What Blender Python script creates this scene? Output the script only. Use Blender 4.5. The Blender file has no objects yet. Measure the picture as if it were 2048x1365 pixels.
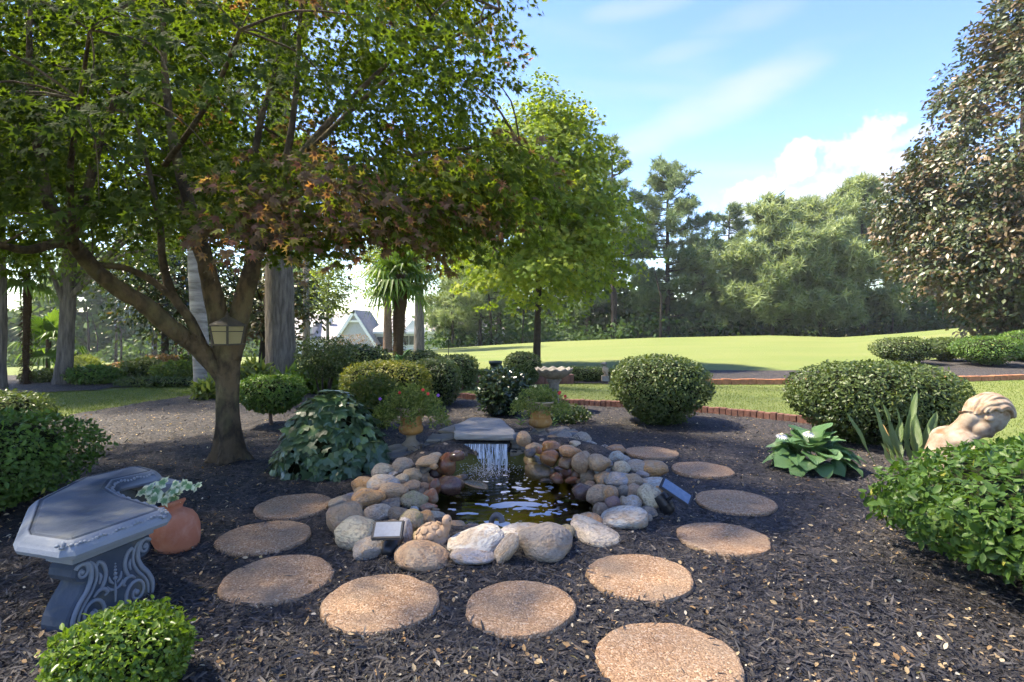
import bpy, bmesh, math, random
import numpy as np
from mathutils import Vector, Matrix, Quaternion, noise as mnoise

# ------------------------------------------------------------------ camera, sky, sun, exposure
SC = bpy.context.scene
COL = SC.collection
F, CAMH, HZ = 1138.0, 1.40, 650.0          # focal length in photo pixels, eye height (m), horizon row
cam = bpy.data.cameras.new('camera'); cam_o = bpy.data.objects.new('camera', cam); COL.objects.link(cam_o)
cam.sensor_width = 36.0; cam.lens = 36.0 * F / 2048.0
cam.shift_y = -(682.5 - HZ) / 2048.0
cam.clip_start = 0.05; cam.clip_end = 2000.0
cam_o.location = (0, 0, CAMH); cam_o.rotation_euler = (math.pi / 2, 0, 0)
SC.camera = cam_o

SUN_AZ, SUN_EL = math.radians(-80), math.radians(57)
world = bpy.data.worlds.new('World'); SC.world = world; world.use_nodes = True
SUN_STRENGTH, SKY_STRENGTH = 3.6, 0.095
SC.view_settings.view_transform = 'Standard'; SC.view_settings.look = 'None'
SC.view_settings.exposure = 2.42; SC.view_settings.gamma = 1.0
SC.view_settings.use_white_balance = True; SC.view_settings.white_balance_temperature = 7150   # balanced for the shade
SC.cycles.max_bounces = 5; SC.cycles.transparent_max_bounces = 10
SC.cycles.use_adaptive_sampling = True; SC.cycles.adaptive_threshold = 0.03
SC.cycles.diffuse_bounces = 3; SC.cycles.transmission_bounces = 4; SC.cycles.glossy_bounces = 2
SC.cycles.caustics_reflective = False; SC.cycles.caustics_refractive = False
SC.cycles.use_denoising = True

def build_world():
    nt = world.node_tree; n = nt.nodes; L = nt.links.new
    bg = n['Background']; bg.inputs[1].default_value = SKY_STRENGTH
    sky = n.new('ShaderNodeTexSky'); sky.sky_type = 'NISHITA'; sky.sun_disc = False
    sky.sun_elevation = SUN_EL; sky.sun_rotation = SUN_AZ
    sky.air_density = 1.0; sky.dust_density = 0.2; sky.ozone_density = 3.0
    tc = n.new('ShaderNodeTexCoord'); nrm = n.new('ShaderNodeVectorMath'); nrm.operation = 'NORMALIZE'
    L(tc.outputs['Generated'], nrm.inputs[0])
    # thin high cloud all over the sky: stretched noise in a plane above
    sep = n.new('ShaderNodeSeparateXYZ'); L(nrm.outputs[0], sep.inputs[0])
    def M(op, a, b=None, c=None):
        m = n.new('ShaderNodeMath'); m.operation = op
        for i, v in enumerate((a, b, c)):
            if v is None: continue
            if hasattr(v, 'links'): L(v, m.inputs[i])
            else: m.inputs[i].default_value = v
        return m.outputs[0]
    zc = M('MAXIMUM', sep.outputs[2], 0.0); den = M('ADD', zc, 0.12)
    u = M('DIVIDE', sep.outputs[0], den); v = M('DIVIDE', sep.outputs[1], den)
    cmb = n.new('ShaderNodeCombineXYZ'); L(u, cmb.inputs[0]); L(v, cmb.inputs[1])
    mp = n.new('ShaderNodeMapping'); mp.inputs['Rotation'].default_value = (0, 0, math.radians(33))
    mp.inputs['Scale'].default_value = (0.55, 1.5, 1); mp.inputs['Location'].default_value = (0.4, 1.3, 0)
    L(cmb.outputs[0], mp.inputs[0])
    n1 = n.new('ShaderNodeTexNoise'); n1.inputs['Scale'].default_value = 0.8; n1.inputs['Detail'].default_value = 5
    n1.inputs['Roughness'].default_value = 0.52; n1.inputs['Distortion'].default_value = 0.35
    L(mp.outputs[0], n1.inputs['Vector'])
    def ramp(x, a, b):
        r = n.new('ShaderNodeMapRange'); r.interpolation_type = 'SMOOTHSTEP'
        r.inputs[1].default_value = a; r.inputs[2].default_value = b
        L(x, r.inputs[0]); return r.outputs[0]
    cir = M('MULTIPLY', ramp(n1.outputs[0], 0.50, 0.82), 0.75)
    # a streak of thin cloud and a bank of cumulus, each at its own bearing
    def blob(px_, py_, rx, ry, tilt):
        d0 = Vector(((px_ - 1024) / F, 1, -(py_ - HZ) / F)).normalized()
        sx = Vector((math.cos(0), -d0.x / d0.y, 0)).normalized(); sz = d0.cross(sx) * -1
        if sz.z < 0: sz = -sz
        ca, sa = math.cos(tilt), math.sin(tilt)
        a1 = sx * ca + sz * sa; a2 = sz * ca - sx * sa
        def dot(vec):
            dn = n.new('ShaderNodeVectorMath'); dn.operation = 'DOT_PRODUCT'; L(nrm.outputs[0], dn.inputs[0]); dn.inputs[1].default_value = vec; return dn.outputs['Value']
        fx = M('DIVIDE', M('SUBTRACT', dot(a1), a1.dot(d0)), rx); fy = M('DIVIDE', M('SUBTRACT', dot(a2), a2.dot(d0)), ry)
        r2 = M('ADD', M('MULTIPLY', fx, fx), M('MULTIPLY', fy, fy))
        r2 = M('ADD', r2, M('MULTIPLY', M('LESS_THAN', dot(d0), 0.0), 50.0))
        return M('SUBTRACT', 1.0, r2)
    n2 = n.new('ShaderNodeTexNoise'); n2.inputs['Scale'].default_value = 22; n2.inputs['Detail'].default_value = 7; n2.inputs['Roughness'].default_value = 0.6
    L(nrm.outputs[0], n2.inputs['Vector'])
    n3 = n.new('ShaderNodeTexNoise'); n3.inputs['Scale'].default_value = 7; n3.inputs['Detail'].default_value = 5
    mp3 = n.new('ShaderNodeMapping'); mp3.inputs['Scale'].default_value = (1.0, 1.0, 3.0); L(nrm.outputs[0], mp3.inputs[0]); L(mp3.outputs[0], n3.inputs['Vector'])
    nn = M('MULTIPLY', M('SUBTRACT', n2.outputs[0], 0.5), 5.5)
    n3c = M('MULTIPLY', M('SUBTRACT', n3.outputs[0], 0.5), 1.6)
    cum = None
    for (a, b, rx, ry, t, s0, s1, k) in ((1590, 330, .035, .032, .1, .0, .55, .95), (1660, 392, .16, .042, .22, .0, .9, .8), (1720, 285, .062, .034, .45, .0, .7, .85),
                                   (1510, 385, .055, .022, .1, .0, .6, .9), (1810, 275, .03, .014, .2, .0, .9, .6), (1590, 420, .16, .05, .0, .0, 1.2, .75)):
        f = M('MULTIPLY', ramp(M('ADD', blob(a, b, rx, ry, t), nn), s0, s1), k)
        cum = f if cum is None else M('MAXIMUM', cum, f)
    for (a, b, rx, ry, t, k) in ((1440, 205, .21, .045, .32, .55), (1270, 18, .1, .022, .05, .35), (1505, 30, .1, .03, .1, .3), (1330, 262, .16, .035, .4, .45), (1380, 100, .1, .02, .1, .22)):
        f = M('MULTIPLY', ramp(M('ADD', blob(a, b, rx, ry, t), n3c), .0, 1.5), k)
        cum = M('MAXIMUM', cum, f)
    cov = M('MAXIMUM', cir, cum)
    # pale band near the horizon comes with the air itself (sky node); clouds are lit by the same sun
    mix = n.new('ShaderNodeMix'); mix.data_type = 'RGBA'
    hs = n.new('ShaderNodeHueSaturation'); hs.inputs['Saturation'].default_value = 1.2; hs.inputs['Hue'].default_value = .517; L(sky.outputs[0], hs.inputs['Color'])
    L(cov, mix.inputs[0]); L(hs.outputs[0], mix.inputs[6]); mix.inputs[7].default_value = (2.2, 2.22, 2.3, 1)
    L(mix.outputs[2], bg.inputs[0])
build_world()
sl = bpy.data.lights.new('sun', 'SUN'); sl.energy = SUN_STRENGTH; sl.angle = math.radians(3.0); sl.color = (1.0, 0.93, 0.81)
so = bpy.data.objects.new('sun', sl); COL.objects.link(so); so.location = (-20, 15, 25)
SUN_DIR = Vector((math.sin(SUN_AZ) * math.cos(SUN_EL), math.cos(SUN_AZ) * math.cos(SUN_EL), math.sin(SUN_EL)))
so.rotation_euler = SUN_DIR.to_track_quat('Z', 'Y').to_euler()

# ------------------------------------------------------------------ helpers
R = np.random.RandomState(7); rng = random.Random(11)
OFF = {}

def px(x, y, Y):
    """World point that lies at distance Y (m) ahead, seen at photo pixel (x, y)."""
    return Vector(((x - 1024.0) / F * Y, Y, CAMH - (y - HZ) / F * Y))

def gp(x, y, z=0.0):
    """World point on the level z seen at photo pixel (x, y)."""
    return px(x, y, (CAMH - z) * F / (y - HZ))

def link(o, parent=None):
    COL.objects.link(o)
    if parent is not None:
        o.parent = parent; OFF[o.name] = OFF[parent.name]
    else:
        OFF[o.name] = Vector((0, 0, 0))
    return o

def tag(o, label=None, cat=None, group=None, kind=None):
    if label: o['label'] = label
    if cat: o['category'] = cat
    if group: o['group'] = group
    if kind: o['kind'] = kind
    return o

def thing(name, label, cat, loc, group=None):
    o = bpy.data.objects.new(name, None); o.empty_display_size = .1
    link(o); o.location = loc; OFF[o.name] = Vector(loc)
    return tag(o, label, cat, group)

def mesh_obj(name, verts, faces, mat, parent=None, smooth=False, origin=None):
    """One mesh object; verts are world coordinates."""
    off = OFF[parent.name] if parent is not None else (Vector(origin) if origin is not None else Vector((0, 0, 0)))
    me = bpy.data.meshes.new(name)
    V = np.asarray([tuple(v) for v in verts], dtype=float) - np.array(off)
    me.from_pydata(V.tolist(), [], [list(f) for f in faces])
    if smooth: me.polygons.foreach_set('use_smooth', [True] * len(me.polygons))
    me.update(); me.materials.append(mat)
    o = bpy.data.objects.new(name, me); link(o, parent)
    if parent is None and origin is not None:
        o.location = off; OFF[o.name] = Vector(off)
    return o

def big_mesh(name, V, Fc, mat, parent=None, rnd=None, kind=None, smooth=False, origin=None):
    """Triangle mesh from numpy arrays, with a per-face random value for colour."""
    off = OFF[parent.name] if parent is not None else (Vector(origin) if origin is not None else Vector((0, 0, 0)))
    V = np.asarray(V, dtype=np.float32) - np.array(off, dtype=np.float32)
    Fc = np.asarray(Fc, dtype=np.int32); k = Fc.shape[1]
    me = bpy.data.meshes.new(name)
    me.vertices.add(len(V)); me.vertices.foreach_set('co', V.ravel())
    me.loops.add(Fc.size); me.loops.foreach_set('vertex_index', Fc.ravel())
    me.polygons.add(len(Fc)); me.polygons.foreach_set('loop_start', np.arange(0, Fc.size, k, dtype=np.int32))
    me.polygons.foreach_set('loop_total', np.full(len(Fc), k, dtype=np.int32))
    if smooth: me.polygons.foreach_set('use_smooth', np.ones(len(Fc), dtype=bool))
    me.update(calc_edges=True)
    if rnd is not None:
        a = me.attributes.new('rnd', 'FLOAT', 'FACE'); a.data.foreach_set('value', np.asarray(rnd, dtype=np.float32))
    me.materials.append(mat)
    o = bpy.data.objects.new(name, me); link(o, parent)
    if parent is None and origin is not None:
        o.location = off; OFF[o.name] = Vector(off)
    if kind: o['kind'] = kind
    return o

class MB:
    def __init__(self): self.v = []; self.f = []
    def add(self, v, f):
        n = len(self.v); self.v += [tuple(p) for p in v]; self.f += [[i + n for i in q] for q in f]; return self
    def box(self, c, s, rot=None):
        c = Vector(c); q = []
        for x in (-1, 1):
            for y in (-1, 1):
                for z in (-1, 1):
                    p = Vector((x * s[0] / 2, y * s[1] / 2, z * s[2] / 2))
                    if rot is not None: p = rot @ p
                    q.append(c + p)
        return self.add(q, [(0, 1, 3, 2), (4, 6, 7, 5), (0, 4, 5, 1), (2, 3, 7, 6), (0, 2, 6, 4), (1, 5, 7, 3)])
    def tube(self, pts, rad, n=10, caps=True): return self.add(*tube(pts, rad, n, caps))
    def lathe(self, prof, c, n=32, mod=None): return self.add(*lathe(prof, c, n, mod))
    def obj(self, name, mat, parent=None, smooth=False, origin=None):
        return mesh_obj(name, self.v, self.f, mat, parent, smooth, origin)

def smooth_path(P, R_, sub=4):
    P = [Vector(p) for p in P]; out = []; rr = []
    for i in range(len(P) - 1):
        p0 = P[max(i - 1, 0)]; p1 = P[i]; p2 = P[i + 1]; p3 = P[min(i + 2, len(P) - 1)]
        for k in range(sub):
            t = k / sub
            out.append(0.5 * ((2 * p1) + (-p0 + p2) * t + (2 * p0 - 5 * p1 + 4 * p2 - p3) * t * t + (-p0 + 3 * p1 - 3 * p2 + p3) * t ** 3))
            rr.append(R_[i] * (1 - t) + R_[i + 1] * t)
    out.append(P[-1]); rr.append(R_[-1])
    return out, rr

def tube(pts, rad, n=10, caps=True, wob=0.0):
    pts = [Vector(p) for p in pts]
    if not hasattr(rad, '__len__'): rad = [rad] * len(pts)
    V = []; Fc = []; prev = None
    for i, p in enumerate(pts):
        d = (pts[min(i + 1, len(pts) - 1)] - pts[max(i - 1, 0)])
        d = d.normalized() if d.length > 1e-9 else Vector((0, 0, 1))
        if prev is None:
            a = Vector((1, 0, 0)) if abs(d.x) < .9 else Vector((0, 1, 0)); a = (a - d * a.dot(d)).normalized()
        else:
            a = (prev - d * prev.dot(d)).normalized()
        prev = a; b = d.cross(a)
        for k in range(n):
            t = 2 * math.pi * k / n
            r = rad[i]
            if wob:
                q = p + a * math.cos(t) * r + b * math.sin(t) * r
                r *= 1 + wob * mnoise.noise(q * (0.35 / max(r, .02)))
            V.append(p + a * math.cos(t) * r + b * math.sin(t) * r)
        if i:
            o = (i - 1) * n
            for k in range(n):
                Fc.append((o + k, o + (k + 1) % n, o + n + (k + 1) % n, o + n + k))
    if caps:
        Fc.append(tuple(range(n - 1, -1, -1))); o = (len(pts) - 1) * n; Fc.append(tuple(o + k for k in range(n)))
    return V, Fc

def lathe(prof, c, n=32, mod=None):
    c = Vector(c); V = []; Fc = []
    for i, (r, z) in enumerate(prof):
        for k in range(n):
            t = 2 * math.pi * k / n
            rr, zz = (r, z) if mod is None else mod(r, z, t, i)
            V.append(c + Vector((rr * math.cos(t), rr * math.sin(t), zz)))
        if i:
            o = (i - 1) * n
            for k in range(n): Fc.append((o + k, o + (k + 1) % n, o + n + (k + 1) % n, o + n + k))
    Fc.append(tuple(range(n - 1, -1, -1))); o = (len(prof) - 1) * n; Fc.append(tuple(o + k for k in range(n)))
    return V, Fc

def ellipsoid(c, r, rot=None, seg=14, rings=9):
    c = Vector(c); V = []; Fc = []
    for i in range(rings + 1):
        ph = math.pi * i / rings
        for k in range(seg):
            t = 2 * math.pi * k / seg
            p = Vector((r[0] * math.sin(ph) * math.cos(t), r[1] * math.sin(ph) * math.sin(t), r[2] * math.cos(ph)))
            if rot is not None: p = rot @ p
            V.append(c + p)
    for i in range(rings):
        for k in range(seg): Fc.append((i * seg + k, (i + 1) * seg + k, (i + 1) * seg + (k + 1) % seg, i * seg + (k + 1) % seg))
    return V, Fc

def remeshed(name, mb, mat, parent, voxel, smooth_it=4):
    """Fuse overlapping solids into one continuous surface."""
    me = bpy.data.meshes.new('tmp'); off = OFF[parent.name]
    me.from_pydata([tuple(Vector(v) - off) for v in mb.v], [], mb.f)
    o = bpy.data.objects.new('tmp', me); COL.objects.link(o)
    m = o.modifiers.new('r', 'REMESH'); m.mode = 'VOXEL'; m.voxel_size = voxel; m.use_smooth_shade = True
    if smooth_it:
        s = o.modifiers.new('s', 'SMOOTH'); s.iterations = smooth_it; s.factor = .5
    dg = bpy.context.evaluated_depsgraph_get(); me2 = bpy.data.meshes.new_from_object(o.evaluated_get(dg))
    bpy.data.objects.remove(o); bpy.data.meshes.remove(me)
    me2.name = name; me2.materials.clear(); me2.materials.append(mat)
    me2.polygons.foreach_set('use_smooth', [True] * len(me2.polygons))
    return link(bpy.data.objects.new(name, me2), parent)

def unit(a): return a / np.maximum(np.linalg.norm(a, axis=-1, keepdims=True), 1e-9)

def sines(P, seed, scale, k=5):
    r = np.random.RandomState(seed); out = 0
    for i in range(k):
        d = r.normal(size=3) * scale; out = out + np.sin(P @ d + r.rand() * 6.28)
    return out / k

# leaf templates: x across, y along, z out of the blade
def T(verts, tris): return np.array(verts, dtype=float), np.array(tris, dtype=int)
LEAF2 = T([(0, 0, 0), (.28, .5, .06), (0, 1, -.04), (-.28, .5, .06)], [(0, 1, 2), (0, 2, 3)])
LEAF4 = T([(0, 0, 0), (.24, .3, .07), (.22, .65, .06), (0, 1, -.06), (-.22, .65, .06), (-.24, .3, .07)], [(0, 1, 2), (0, 2, 3), (0, 3, 4), (0, 4, 5)])
LEAFN = T([(0, 0, 0), (.13, .4, .03), (0, 1, -.05), (-.13, .4, .03)], [(0, 1, 2), (0, 2, 3)])
NEEDLE = T([(-.035, 0, 0), (.035, 0, 0), (0, 1, 0)], [(0, 1, 2)])
def _star(tips, base, cy, droop):
    """Palmate leaf: one tapering lobe per tip round a short middle."""
    v = []; f = []
    for a, r in tips:
        t = math.radians(a); d = (math.sin(t), math.cos(t)); n_ = (d[1], -d[0]); k = len(v)
        v += [(n_[0] * base * r - d[0] * .10, cy + n_[1] * base * r - d[1] * .10, .02), (-n_[0] * base * r - d[0] * .10, cy - n_[1] * base * r - d[1] * .10, .02), (d[0] * r, cy + d[1] * r * .92, -droop * r)]
        f.append((k, k + 2, k + 1))
    return T(v, f)
MAPLE = _star([(-128, .45), (-82, .68), (-40, .9), (0, 1.0), (40, .9), (82, .68), (128, .45)], .25, .14, .14)
STAR5 = _star([(-105, .6), (-50, .85), (0, 1.0), (50, .85), (105, .6)], .36, .16, .1)
BROAD = T([(0, 0, 0), (.3, .2, .03), (.42, .5, .02), (.2, .8, 0), (0, 1, -.08), (-.2, .8, 0), (-.42, .5, .02), (-.3, .2, .03), (0, .5, -.04)],
          [(8, i, i + 1) for i in range(7)] + [(8, 7, 0)])

def leaf_arrays(P, N, U, size, tmpl):
    """Leaves at P with blade normal N, growing along U (any), size per leaf."""
    tv, tf = tmpl; n = len(P)
    N = unit(N); U = U - N * np.sum(U * N, 1, keepdims=True); U = unit(U); X = np.cross(U, N)
    s = np.asarray(size).reshape(-1, 1, 1) * np.ones((n, 1, 1))
    V = P[:, None, :] + s * (tv[None, :, 0:1] * X[:, None, :] + tv[None, :, 1:2] * U[:, None, :] + tv[None, :, 2:3] * N[:, None, :])
    Fc = tf[None, :, :] + (np.arange(n) * len(tv))[:, None, None]
    return V.reshape(-1, 3), Fc.reshape(-1, 3)

def leaves(name, P, N, U, size, tmpl, mat, parent, rnd=None, kind='stuff'):
    V, Fc = leaf_arrays(P, N, U, size, tmpl)
    rnd = R.rand(len(P)) if rnd is None else rnd
    return big_mesh(name, V, Fc, mat, parent, np.repeat(rnd, len(tmpl[1])), kind)

# ------------------------------------------------------------------ materials
def nodes(name):
    m = bpy.data.materials.new(name); m.use_nodes = True; nt = m.node_tree
    return m, nt, nt.nodes, nt.links.new, nt.nodes['Principled BSDF']

def rgba(c): return (c[0], c[1], c[2], 1.0)

def pmat(name, col, rough=.6, spec=.3, col2=None, nscale=8., lo=.35, hi=.65, col3=None, n3=30., bump=0., bscale=40., metal=0., coord='pos', stretch=None, fac3=.5, bdist=.01, coat=0.):
    m, nt, n, L, b = nodes(name)
    b.inputs['Base Color'].default_value = rgba(col); b.inputs['Roughness'].default_value = rough
    b.inputs['Specular IOR Level'].default_value = spec; b.inputs['Metallic'].default_value = metal
    b.inputs['Coat Weight'].default_value = coat
    if coord == 'pos': g = n.new('ShaderNodeNewGeometry'); vec = g.outputs['Position']
    else: g = n.new('ShaderNodeTexCoord'); vec = g.outputs['Object']
    if stretch:
        mp = n.new('ShaderNodeMapping'); mp.inputs['Scale'].default_value = stretch; L(vec, mp.inputs[0]); vec = mp.outputs[0]
    def noise(s, d=6.):
        t = n.new('ShaderNodeTexNoise'); t.inputs['Scale'].default_value = s; t.inputs['Detail'].default_value = d; t.inputs['Roughness'].default_value = .6
        L(vec, t.inputs['Vector']); return t.outputs[0]
    cur = None
    def mixin(cur, base, other, s, lo, hi, k=1.0):
        r = n.new('ShaderNodeMapRange'); r.inputs[1].default_value = lo; r.inputs[2].default_value = hi; r.inputs[4].default_value = k
        L(noise(s), r.inputs[0])
        x = n.new('ShaderNodeMix'); x.data_type = 'RGBA'; L(r.outputs[0], x.inputs[0])
        if cur is None: x.inputs[6].default_value = rgba(base)
        else: L(cur, x.inputs[6])
        x.inputs[7].default_value = rgba(other); return x.outputs[2]
    if col2: cur = mixin(cur, col, col2, nscale, lo, hi)
    if col3: cur = mixin(cur, col, col3, n3, .5, .7, fac3)
    if cur is not None: L(cur, b.inputs['Base Color'])
    if bump:
        bp = n.new('ShaderNodeBump'); bp.inputs['Strength'].default_value = bump; bp.inputs['Distance'].default_value = bdist
        L(noise(bscale, 8.), bp.inputs['Height']); L(bp.outputs[0], b.inputs['Normal'])
    return m

def leafmat(name, cols, trans=.42, rough=.45, spec=.35, tmul=(1.5, 1.5, .6)):
    """Leaf: colour from the per-leaf value, part of the light passes through the blade."""
    m, nt, n, L, b = nodes(name)
    a = n.new('ShaderNodeAttribute'); a.attribute_name = 'rnd'
    r = n.new('ShaderNodeValToRGB'); e = r.color_ramp.elements
    while len(e) < len(cols): e.new(.5)
    for i, (p, c) in enumerate(cols): e[i].position = p; e[i].color = rgba(c)
    L(a.outputs['Fac'], r.inputs[0]); L(r.outputs[0], b.inputs['Base Color'])
    b.inputs['Roughness'].default_value = rough; b.inputs['Specular IOR Level'].default_value = spec
    t = n.new('ShaderNodeBsdfTranslucent')
    mu = n.new('ShaderNodeMix'); mu.data_type = 'RGBA'; mu.blend_type = 'MULTIPLY'; mu.inputs[0].default_value = 1
    L(r.outputs[0], mu.inputs[6]); mu.inputs[7].default_value = rgba(tmul); L(mu.outputs[2], t.inputs[0])
    mx = n.new('ShaderNodeMixShader'); mx.inputs[0].default_value = trans
    L(b.outputs[0], mx.inputs[1]); L(t.outputs[0], mx.inputs[2]); L(mx.outputs[0], n['Material Output'].inputs[0])
    return m

def objmat(name, rough=.6, spec=.3, wet=False):
    """River stone: its own colour comes with each stone, veined and freckled by noise."""
    m, nt, n, L, b = nodes(name)
    oi = n.new('ShaderNodeObjectInfo'); tc = n.new('ShaderNodeTexCoord')
    add = n.new('ShaderNodeVectorMath'); add.operation = 'ADD'
    sc = n.new('ShaderNodeVectorMath'); sc.operation = 'SCALE'; sc.inputs['Scale'].default_value = 37.0
    cb = n.new('ShaderNodeCombineXYZ')
    for i in range(3): L(oi.outputs['Random'], cb.inputs[i])
    L(cb.outputs[0], sc.inputs[0]); L(tc.outputs['Object'], add.inputs[0]); L(sc.outputs[0], add.inputs[1])
    def noise(s, d, dist=0.):
        t = n.new('ShaderNodeTexNoise'); t.inputs['Scale'].default_value = s; t.inputs['Detail'].default_value = d; t.inputs['Distortion'].default_value = dist
        L(add.outputs[0], t.inputs['Vector']); return t.outputs[0]
    def mix(fac, lo, hi, a, bcol, k, bt='MIX'):
        r = n.new('ShaderNodeMapRange'); r.inputs[1].default_value = lo; r.inputs[2].default_value = hi; r.inputs[4].default_value = k; L(fac, r.inputs[0])
        x = n.new('ShaderNodeMix'); x.data_type = 'RGBA'; x.blend_type = bt; L(r.outputs[0], x.inputs[0]); L(a, x.inputs[6])
        if hasattr(bcol, 'links'): L(bcol, x.inputs[7])
        else: x.inputs[7].default_value = rgba(bcol)
        return x.outputs[2]
    c = mix(noise(.9, 4, 1.2), .45, .62, oi.outputs['Color'], (.42, .31, .20), .75)
    c = mix(noise(1.6, 4, 1.2), .55, .7, c, (.42, .24, .10), .5)
    c = mix(noise(6., 7, .5), .48, .72, c, (.13, .10, .075), .7)
    c = mix(noise(40., 4), .55, .75, c, (.5, .47, .42), .25)
    if wet: c = mix(noise(1.2, 3), .0, .01, c, (.42, .36, .30), 1.0, 'MULTIPLY')
    L(c, b.inputs['Base Color']); b.inputs['Roughness'].default_value = .12 if wet else rough; b.inputs['Specular IOR Level'].default_value = .5 if wet else spec
    bp = n.new('ShaderNodeBump'); bp.inputs['Strength'].default_value = .2 if wet else .55; bp.inputs['Distance'].default_value = .06
    L(noise(7., 9), bp.inputs['Height']); L(bp.outputs[0], b.inputs['Normal'])
    return m

def mulch_mat():
    m, nt, n, L, b = nodes('mulch'); g = n.new('ShaderNodeNewGeometry')
    v = n.new('ShaderNodeTexVoronoi'); v.inputs['Scale'].default_value = 55; v.inputs['Randomness'].default_value = 1
    mp = n.new('ShaderNodeMapping'); mp.inputs['Scale'].default_value = (1, .45, 1); L(g.outputs['Position'], mp.inputs[0])
    nz = n.new('ShaderNodeTexNoise'); nz.inputs['Scale'].default_value = 6; nz.inputs['Detail'].default_value = 3; L(g.outputs['Position'], nz.inputs['Vector'])
    ad = n.new('ShaderNodeMix'); ad.data_type = 'VECTOR'; ad.inputs[0].default_value = .25; L(mp.outputs[0], ad.inputs[4]); L(nz.outputs['Color'], ad.inputs[5]); L(ad.outputs[1], v.inputs['Vector'])
    r = n.new('ShaderNodeValToRGB'); e = r.color_ramp.elements
    for q in ((.5, (.036, .033, .033)), (.8, (.060, .055, .053)), (.95, (.10, .08, .062))):
        x = e.new(q[0]); x.color = rgba(q[1])
    e[0].color = rgba((.018, .017, .017)); e[-1].color = rgba((.15, .115, .08)); e[-1].position = 1
    sp = n.new('ShaderNodeSeparateColor'); L(v.outputs['Color'], sp.inputs[0]); L(sp.outputs[0], r.inputs[0])
    L(r.outputs[0], b.inputs['Base Color']); b.inputs['Roughness'].default_value = .8; b.inputs['Specular IOR Level'].default_value = .25
    bp = n.new('ShaderNodeBump'); bp.inputs['Strength'].default_value = .9; bp.inputs['Distance'].default_value = .02
    L(v.outputs['Distance'], bp.inputs['Height']); L(bp.outputs[0], b.inputs['Normal']); return m

def lawn_mat():
    m, nt, n, L, b = nodes('lawn'); g = n.new('ShaderNodeNewGeometry')
    def noise(s, d, st=None):
        t = n.new('ShaderNodeTexNoise'); t.inputs['Scale'].default_value = s; t.inputs['Detail'].default_value = d; vec = g.outputs['Position']
        if st: mp = n.new('ShaderNodeMapping'); mp.inputs['Scale'].default_value = st; L(vec, mp.inputs[0]); vec = mp.outputs[0]
        L(vec, t.inputs['Vector']); return t.outputs[0]
    def mix(f, lo, hi, a, c):
        r = n.new('ShaderNodeMapRange'); r.inputs[1].default_value = lo; r.inputs[2].default_value = hi; L(f, r.inputs[0])
        x = n.new('ShaderNodeMix'); x.data_type = 'RGBA'; L(r.outputs[0], x.inputs[0])
        if isinstance(a, tuple): x.inputs[6].default_value = rgba(a)
        else: L(a, x.inputs[6])
        x.inputs[7].default_value = rgba(c); return x.outputs[2]
    c = mix(noise(.35, 4, (.35, 1.0, 1)), .35, .7, (.116, .158, .042), (.162, .182, .060))
    c = mix(noise(30., 5), .45, .8, c, (.19, .185, .075))
    c = mix(noise(90., 3), .5, .8, c, (.10, .14, .03))
    L(c, b.inputs['Base Color']); b.inputs['Roughness'].default_value = .8; b.inputs['Specular IOR Level'].default_value = .15
    bp = n.new('ShaderNodeBump'); bp.inputs['Strength'].default_value = .8; bp.inputs['Distance'].default_value = .03
    L(noise(60., 6), bp.inputs['Height']); L(bp.outputs[0], b.inputs['Normal']); return m

def water_mat():
    m, nt, n, L, b = nodes('pond_water'); n.remove(b); g = n.new('ShaderNodeNewGeometry')
    t = n.new('ShaderNodeTexNoise'); t.inputs['Scale'].default_value = 9; t.inputs['Detail'].default_value = 3; L(g.outputs['Position'], t.inputs['Vector'])
    w = n.new('ShaderNodeTexWave'); w.wave_type = 'RINGS'; w.rings_direction = 'SPHERICAL'; w.inputs['Scale'].default_value = 3.2; w.inputs['Distortion'].default_value = 4; w.inputs['Detail'].default_value = 3; w.inputs['Detail Scale'].default_value = 2
    mp = n.new('ShaderNodeMapping'); mp.inputs['Location'].default_value = (.25, -5.5, 0); L(g.outputs['Position'], mp.inputs[0]); L(mp.outputs[0], w.inputs['Vector'])
    ad = n.new('ShaderNodeMath'); ad.operation = 'MULTIPLY_ADD'; ad.inputs[1].default_value = .55; L(w.outputs['Fac'], ad.inputs[0]); L(t.outputs[0], ad.inputs[2])
    bp = n.new('ShaderNodeBump'); bp.inputs['Strength'].default_value = .07; bp.inputs['Distance'].default_value = .05; L(ad.outputs[0], bp.inputs['Height'])
    gl = n.new('ShaderNodeBsdfGlossy'); gl.inputs['Roughness'].default_value = .03; L(bp.outputs[0], gl.inputs['Normal'])
    tr = n.new('ShaderNodeBsdfTransparent'); tr.inputs[0].default_value = (.55, .56, .22, 1)
    fr = n.new('ShaderNodeFresnel'); fr.inputs[0].default_value = 1.36; L(bp.outputs[0], fr.inputs['Normal'])
    mx = n.new('ShaderNodeMixShader'); L(fr.outputs[0], mx.inputs[0]); L(tr.outputs[0], mx.inputs[1]); L(gl.outputs[0], mx.inputs[2]); L(mx.outputs[0], n['Material Output'].inputs[0])
    return m

def fall_mat():
    m, nt, n, L, b = nodes('falling_water'); b.inputs['Base Color'].default_value = (.8, .84, .88, 1); b.inputs['Roughness'].default_value = .12; b.inputs['Specular IOR Level'].default_value = .6
    tr = n.new('ShaderNodeBsdfTransparent'); a = n.new('ShaderNodeAttribute'); a.attribute_name = 'rnd'
    mx = n.new('ShaderNodeMixShader'); L(a.outputs['Fac'], mx.inputs[0]); L(tr.outputs[0], mx.inputs[1]); L(b.outputs[0], mx.inputs[2]); L(mx.outputs[0], n['Material Output'].inputs[0]); return m

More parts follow.
